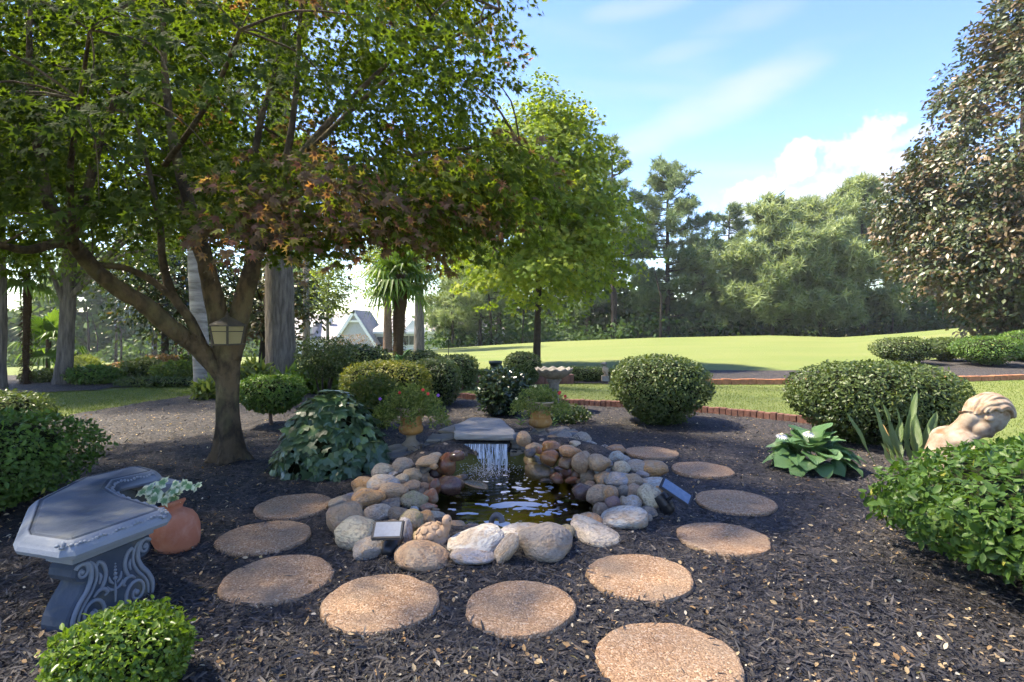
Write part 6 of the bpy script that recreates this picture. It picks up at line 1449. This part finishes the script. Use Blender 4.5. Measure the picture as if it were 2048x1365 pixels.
# ------------------------------------------------------------------ statue of a girl bowing her head
def girl():
    Hc = px(1972, 836, 4.85); f = Vector((.38, -.30, -.88)).normalized(); u = Vector((.92, .02, .38)); u = (u - f * u.dot(f)).normalized(); s = u.cross(f); rot = Matrix((s, f, u)).transposed()
    root = thing('girl_statue', 'stone statue of a girl with wavy hair bowing her head behind the right hedge', 'statue', (Hc.x - .1, Hc.y, 0))
    def h(a, b, c): return Hc + s * a + f * b + u * c
    k = 1.18; mb = MB()
    mb.add(*ellipsoid(h(0, -.01, .02), (.105 * k, .125 * k, .125 * k), rot, 20, 14)); mb.add(*ellipsoid(h(0, .055, -.075), (.078 * k, .075 * k, .085 * k), rot, 18, 12))
    mb.add(*ellipsoid(h(0, .105, -.145), (.032, .03, .028), rot)); mb.add(*ellipsoid(h(0, .135, -.055), (.017, .028, .03), rot)); mb.tube([h(0, .125, -.0), h(0, .145, -.06)], [.010, .018], 8); mb.add(*ellipsoid(h(0, .118, -.098), (.030, .018, .009), rot)); mb.add(*ellipsoid(h(0, .116, -.112), (.026, .018, .009), rot))
    for q in (-1, 1): mb.add(*ellipsoid(h(q * .05, .095, -.06), (.03, .025, .03), rot)); mb.add(*ellipsoid(h(q * .042, .115, .012), (.034, .018, .012), rot)); mb.add(*ellipsoid(h(q * .042, .104, -.012), (.02, .014, .011), rot)); mb.add(*ellipsoid(h(q * .118, -.0, -.05), (.014, .03, .04), rot))
    N0 = h(0, -.05, -.11); S0 = px(1914, 872, 4.92); mb.tube([h(0, -.02, -.05), N0, S0.lerp(N0, .4) + Vector((.02, 0, .02)), S0], [.085, .075, .078, .10], 16)
    sh = Vector((-.25, -.9, 0)).normalized(); mb.add(*ellipsoid(S0 + Vector((-.02, .02, -.04)), (.16, .22, .12), Matrix.Rotation(-.2, 3, 'Z'))); mb.tube([S0 + Vector((-.03, 0, -.05)), S0 + Vector((-.10, 0, -.2)), Vector((S0.x - .12, S0.y, .16)), Vector((S0.x - .08, S0.y, .06))], [.17, .165, .19, .22], 18)
    for q in (-1, 1):
        a = S0 + Vector((.0, q * .20, -.05)); mb.tube([a, a + Vector((.06, q * .05, -.16)), a + Vector((.22, -q * .04, -.24)), Vector((Hc.x + .05, Hc.y + q * .08, .27))], [.07, .06, .05, .038], 12); b = Vector((S0.x - .05, S0.y + q * .11, .12)); mb.tube([b, b + Vector((.36, q * .02, .07)), b + Vector((.30, q * .04, -.06)), b + Vector((-.05, q * .06, -.07))], [.11, .08, .07, .05], 12)
        # hand resting under the chin: palm and fingers
        w = Vector((Hc.x + .05, Hc.y + q * .08, .27)); mb.add(*ellipsoid(w + Vector((.04, 0, .03)), (.045, .03, .02)))
        for j in range(4): mb.tube([w + Vector((.06, (j - 1.5) * .014, .035)), w + Vector((.095, (j - 1.5) * .016, .05)), w + Vector((.115, (j - 1.5) * .015, .04))], [.009, .008, .007], 7)
        mb.tube([w + Vector((.03, -q * .03, .035)), w + Vector((.06, -q * .045, .055))], [.010, .008], 7)
    remeshed('body', mb, M['statue'], root, .010, 2)
    # hair: a cap of wavy locks swept from the crown to the nape and over the brow
    hr = (.142, .150, .170); hc = h(0, -.022, .042); mb = MB(); mb.add(*ellipsoid(hc, tuple(q * .93 for q in hr), rot, 24, 18))
    def on_hair(al, ph, o=0.):
        d = Vector((math.sin(al), -math.cos(al) * math.cos(ph), math.cos(al) * math.sin(ph))); return hc + rot @ Vector((d.x * (hr[0] + o), d.y * (hr[1] + o), d.z * (hr[2] + o)))
    for i in range(21):
        al0 = math.radians(-88 + 8.8 * i); P = []; rr = []
        for j in range(16):
            t = j / 15; ph = math.radians(-72 + 205 * t); al = al0 * (.45 + .55 * math.sin(math.pi * min(1, t * .9 + .1)) ** .7) + .10 * math.sin(7.5 * t + i * .55)
            P.append(on_hair(al, ph, .006 * math.sin(9 * t + i * 1.7) + .007 * (i % 2))); rr.append(.0165 * (.5 + .6 * math.sin(math.pi * (t * .9 + .07))) * (1.15 if i % 3 == 0 else .9))
        mb.tube(P, rr, 8)
    mb.tube([on_hair(0, math.radians(-60)), on_hair(0, math.radians(-80), .01), h(0, -.09, -.15)], [.07, .055, .03], 12)      # gathered at the nape
    remeshed('hair', mb, M['statue'], root, .005, 0)
girl()

# ------------------------------------------------------------------ rosette plant and upright lance leaves
def paddle(L_, w, arch, wave, seed, m=9, k=5):
    rs = random.Random(seed); V = []; Fc = []
    for i in range(m + 1):
        t = i / m; y = L_ * t; ang = arch * t; yy = L_ * (math.sin(ang) / arch if arch else t); zz = -L_ * ((1 - math.cos(ang)) / arch if arch else 0); ww = w * max(0.03, min(1, (t + .03) * 2.2) ** .8 * (max(0, 1 - t ** 3.2)) ** .6)
        for j in range(k):
            q = j / (k - 1) * 2 - 1; V.append((q * ww, yy, zz + .28 * ww * abs(q) ** 1.3 + wave * ww * math.sin(9 * t + 3 * q + seed) * abs(q) + .03 * ww * math.cos(j * math.pi)))
    for i in range(m):
        for j in range(k - 1): Fc.append((i * k + j, i * k + j + 1, (i + 1) * k + j + 1, (i + 1) * k + j))
    return V, Fc
def veined_mat(name, c0, c1, cv, sc=26.):
    m, nt, n, L, b = nodes(name); oi = n.new('ShaderNodeObjectInfo'); tc = n.new('ShaderNodeTexCoord'); mx = n.new('ShaderNodeMix'); mx.data_type = 'RGBA'; L(oi.outputs['Random'], mx.inputs[0]); mx.inputs[6].default_value = rgba(c0); mx.inputs[7].default_value = rgba(c1)
    sp = n.new('ShaderNodeSeparateXYZ'); L(tc.outputs['Object'], sp.inputs[0]); ab = n.new('ShaderNodeMath'); ab.operation = 'ABSOLUTE'; L(sp.outputs[0], ab.inputs[0]); ma = n.new('ShaderNodeMath'); ma.operation = 'MULTIPLY_ADD'; ma.inputs[1].default_value = -.8; L(ab.outputs[0], ma.inputs[0]); L(sp.outputs[1], ma.inputs[2])
    cb = n.new('ShaderNodeCombineXYZ'); L(ma.outputs[0], cb.inputs[0]); w = n.new('ShaderNodeTexWave'); w.inputs['Scale'].default_value = sc; w.inputs['Distortion'].default_value = .4; L(cb.outputs[0], w.inputs['Vector'])
    r = n.new('ShaderNodeMapRange'); r.inputs[1].default_value = .7; r.inputs[2].default_value = 1.; r.inputs[4].default_value = .28; L(w.outputs['Fac'], r.inputs[0]); m2 = n.new('ShaderNodeMix'); m2.data_type = 'RGBA'; L(r.outputs[0], m2.inputs[0]); L(mx.outputs[2], m2.inputs[6]); m2.inputs[7].default_value = rgba(cv); L(m2.outputs[2], b.inputs['Base Color'])
    b.inputs['Roughness'].default_value = .38; b.inputs['Specular IOR Level'].default_value = .4; bp = n.new('ShaderNodeBump'); bp.inputs['Strength'].default_value = .5; bp.inputs['Distance'].default_value = .01; L(w.outputs['Fac'], bp.inputs['Height']); L(bp.outputs[0], b.inputs['Normal'])
    t = n.new('ShaderNodeBsdfTranslucent'); L(m2.outputs[2], t.inputs[0]); ms = n.new('ShaderNodeMixShader'); ms.inputs[0].default_value = .25; L(b.outputs[0], ms.inputs[1]); L(t.outputs[0], ms.inputs[2]); L(ms.outputs[0], n['Material Output'].inputs[0]); return m
def rosette():
    b = gp(1624, 942); root = thing('gerbera_plant', 'broad-leaved green plant with two white daisy flowers on the mulch', 'plant', b); mt = veined_mat('gerbera_leaf', (.085, .18, .060), (.13, .25, .085), (.25, .37, .17)); mesh = []
    for k in range(5):
        v, f = paddle(.30, .125, .7 + .3 * k, .22, k); me = bpy.data.meshes.new('leaf'); me.from_pydata(v, [], f); me.polygons.foreach_set('use_smooth', [True] * len(f)); me.materials.append(mt); mesh.append(me)
    n = 58
    for k in range(n):
        t = k / n; a = 2.39996 * k; el = math.radians(8 + 62 * (1 - t)); d = Vector((math.cos(a), math.sin(a), 0)); r0 = .04 + .20 * t ** .8
        o = bpy.data.objects.new('leaf', mesh[k % 5]); link(o, root); o.location = d * r0 + Vector((0, 0, .07 + .15 * (1 - t) + .05 * rng.random())); U = d * math.cos(el) + Vector((0, 0, math.sin(el))); N = -d * math.sin(el) + Vector((0, 0, math.cos(el))) + Vector((rng.gauss(0, .22), rng.gauss(0, .22), 0))
        o.rotation_mode = 'QUATERNION'; o.rotation_quaternion = frame_q(N, U); s = rng.uniform(.62, .95); o.scale = (s * rng.uniform(.9, 1.15), s, s)
    for (x, y, Y) in ((1564, 870, 5.35), (1617, 866, 5.4)):
        c = px(x, y, Y); st = MB(); st.tube([b + Vector((0, 0, .05)), b.lerp(c, .6) + Vector((0, 0, .03)), c], [.005, .004, .004], 5); fl = st.obj('flower_stem', M['stem'], root, True); mb = MB()
        for k in range(16):
            a = 6.283 * k / 16; d = Vector((math.cos(a), math.sin(a) * .8, -.35 + .3 * math.sin(a))); e = c + d * .062; w = Vector((-math.sin(a), math.cos(a), 0)) * .011; mb.add([c, c.lerp(e, .5) + w + Vector((0, 0, .008)), e, c.lerp(e, .5) - w + Vector((0, 0, .008))], [(0, 1, 2), (0, 2, 3)])
        mb.obj('petals', M['whitep'], fl); MB().add(*ellipsoid(c + Vector((0, 0, .006)), (.016, .016, .010), None, 10, 6)).obj('centre', M['cream'], fl, True)
rosette()
def lances():
    b = gp(1812, 948); root = thing('lance_leaf_plant', 'tall upright lance-leaved plant between the rosette plant and the statue', 'plant', b); mt = veined_mat('lance_leaf', (.13, .21, .065), (.18, .26, .085), (.27, .33, .15), 40.)
    tops = [(1838, 790, .045), (1862, 792, .05), (1795, 815, .045), (1812, 812, .05), (1775, 850, .035), (1768, 845, .03), (1845, 832, .06), (1880, 826, .06), (1825, 850, .05), (1785, 838, .03), (1858, 850, .05), (1805, 870, .05), (1870, 870, .045), (1830, 880, .045), (1890, 842, .04), (1776, 888, .035)]
    for i, (x, y, w) in enumerate(tops):
        Y = 5.2 + .12 * math.sin(i * 2.1); e = px(x, y, Y); s = Vector((b.x + (e.x - b.x) * .55 + rng.uniform(-.02, .02), b.y + rng.uniform(-.08, .08), .02)); L_ = (e - s).length; V, Fc = paddle(1.0, w / L_ * .9, .12, .5, i, 12, 5); me = bpy.data.meshes.new('leaf')
        V = [(vx * (.12 if vy < .32 else (.12 + .88 * min(1, (vy - .32) / .18))), vy, vz) for vx, vy, vz in V]; me.from_pydata([(a * L_, b_ * L_, c * L_) for a, b_, c in V], [], Fc); me.polygons.foreach_set('use_smooth', [True] * len(Fc)); me.materials.append(M['yellowed'] if i == 4 else mt)
        o = bpy.data.objects.new('leaf', me); link(o, root); o.location = s - OFF[root.name]; o.rotation_mode = 'QUATERNION'; o.rotation_quaternion = frame_q((rng.uniform(-.8, .8), -1, .1), e - s)
lances()
def weed(label, base, n, L_, seed):
    rs = random.Random(seed); base = Vector(base); root = thing('seedling', label, 'plant', base); MB().tube([base, base + Vector((0, 0, L_ * .8))], [.003, .002], 5).obj('stem', M['stem'], root)
    V = []; Fc = []
    for k in range(n):
        a = 2.4 * k; z = L_ * (.3 + .6 * k / n); d = Vector((math.cos(a), math.sin(a), .35)); p = base + Vector((0, 0, z)); e = p + d * L_ * .55; w = Vector((-d.y, d.x, 0)) * L_ * .13; q = len(V); V += [p, p.lerp(e, .5) + w + Vector((0, 0, .005)), e, p.lerp(e, .5) - w + Vector((0, 0, .005))]; Fc += [(q, q + 1, q + 2), (q, q + 2, q + 3)]
    o = mesh_obj('leaves', V, Fc, M['lime'], root); at = o.data.attributes.new('rnd', 'FLOAT', 'FACE'); at.data.foreach_set('value', [rs.random() for _ in Fc])
weed('small green seedling between the flagstone and the right urn', gp(1042, 862), 11, .19, 1)
weed('leafy seedling at the foot of the right urn', gp(1107, 862), 12, .16, 2)

# ------------------------------------------------------------------ a little haze in the air
def haze():
    m = bpy.data.materials.new('haze'); m.use_nodes = True; nt = m.node_tree; n = nt.nodes; n.remove(n['Principled BSDF'])
    v = n.new('ShaderNodeVolumePrincipled'); v.inputs['Color'].default_value = (.86, .92, 1.0, 1); v.inputs['Density'].default_value = .0004; v.inputs['Anisotropy'].default_value = .2
    nt.links.new(v.outputs[0], n['Material Output'].inputs['Volume'])
    mb = MB(); mb.box((0, 90, 6), (420, 240, 60)); o = mb.obj('haze', m); tag(o, 'thin pale haze over the far lawn and woods', 'haze', kind='stuff')
haze()
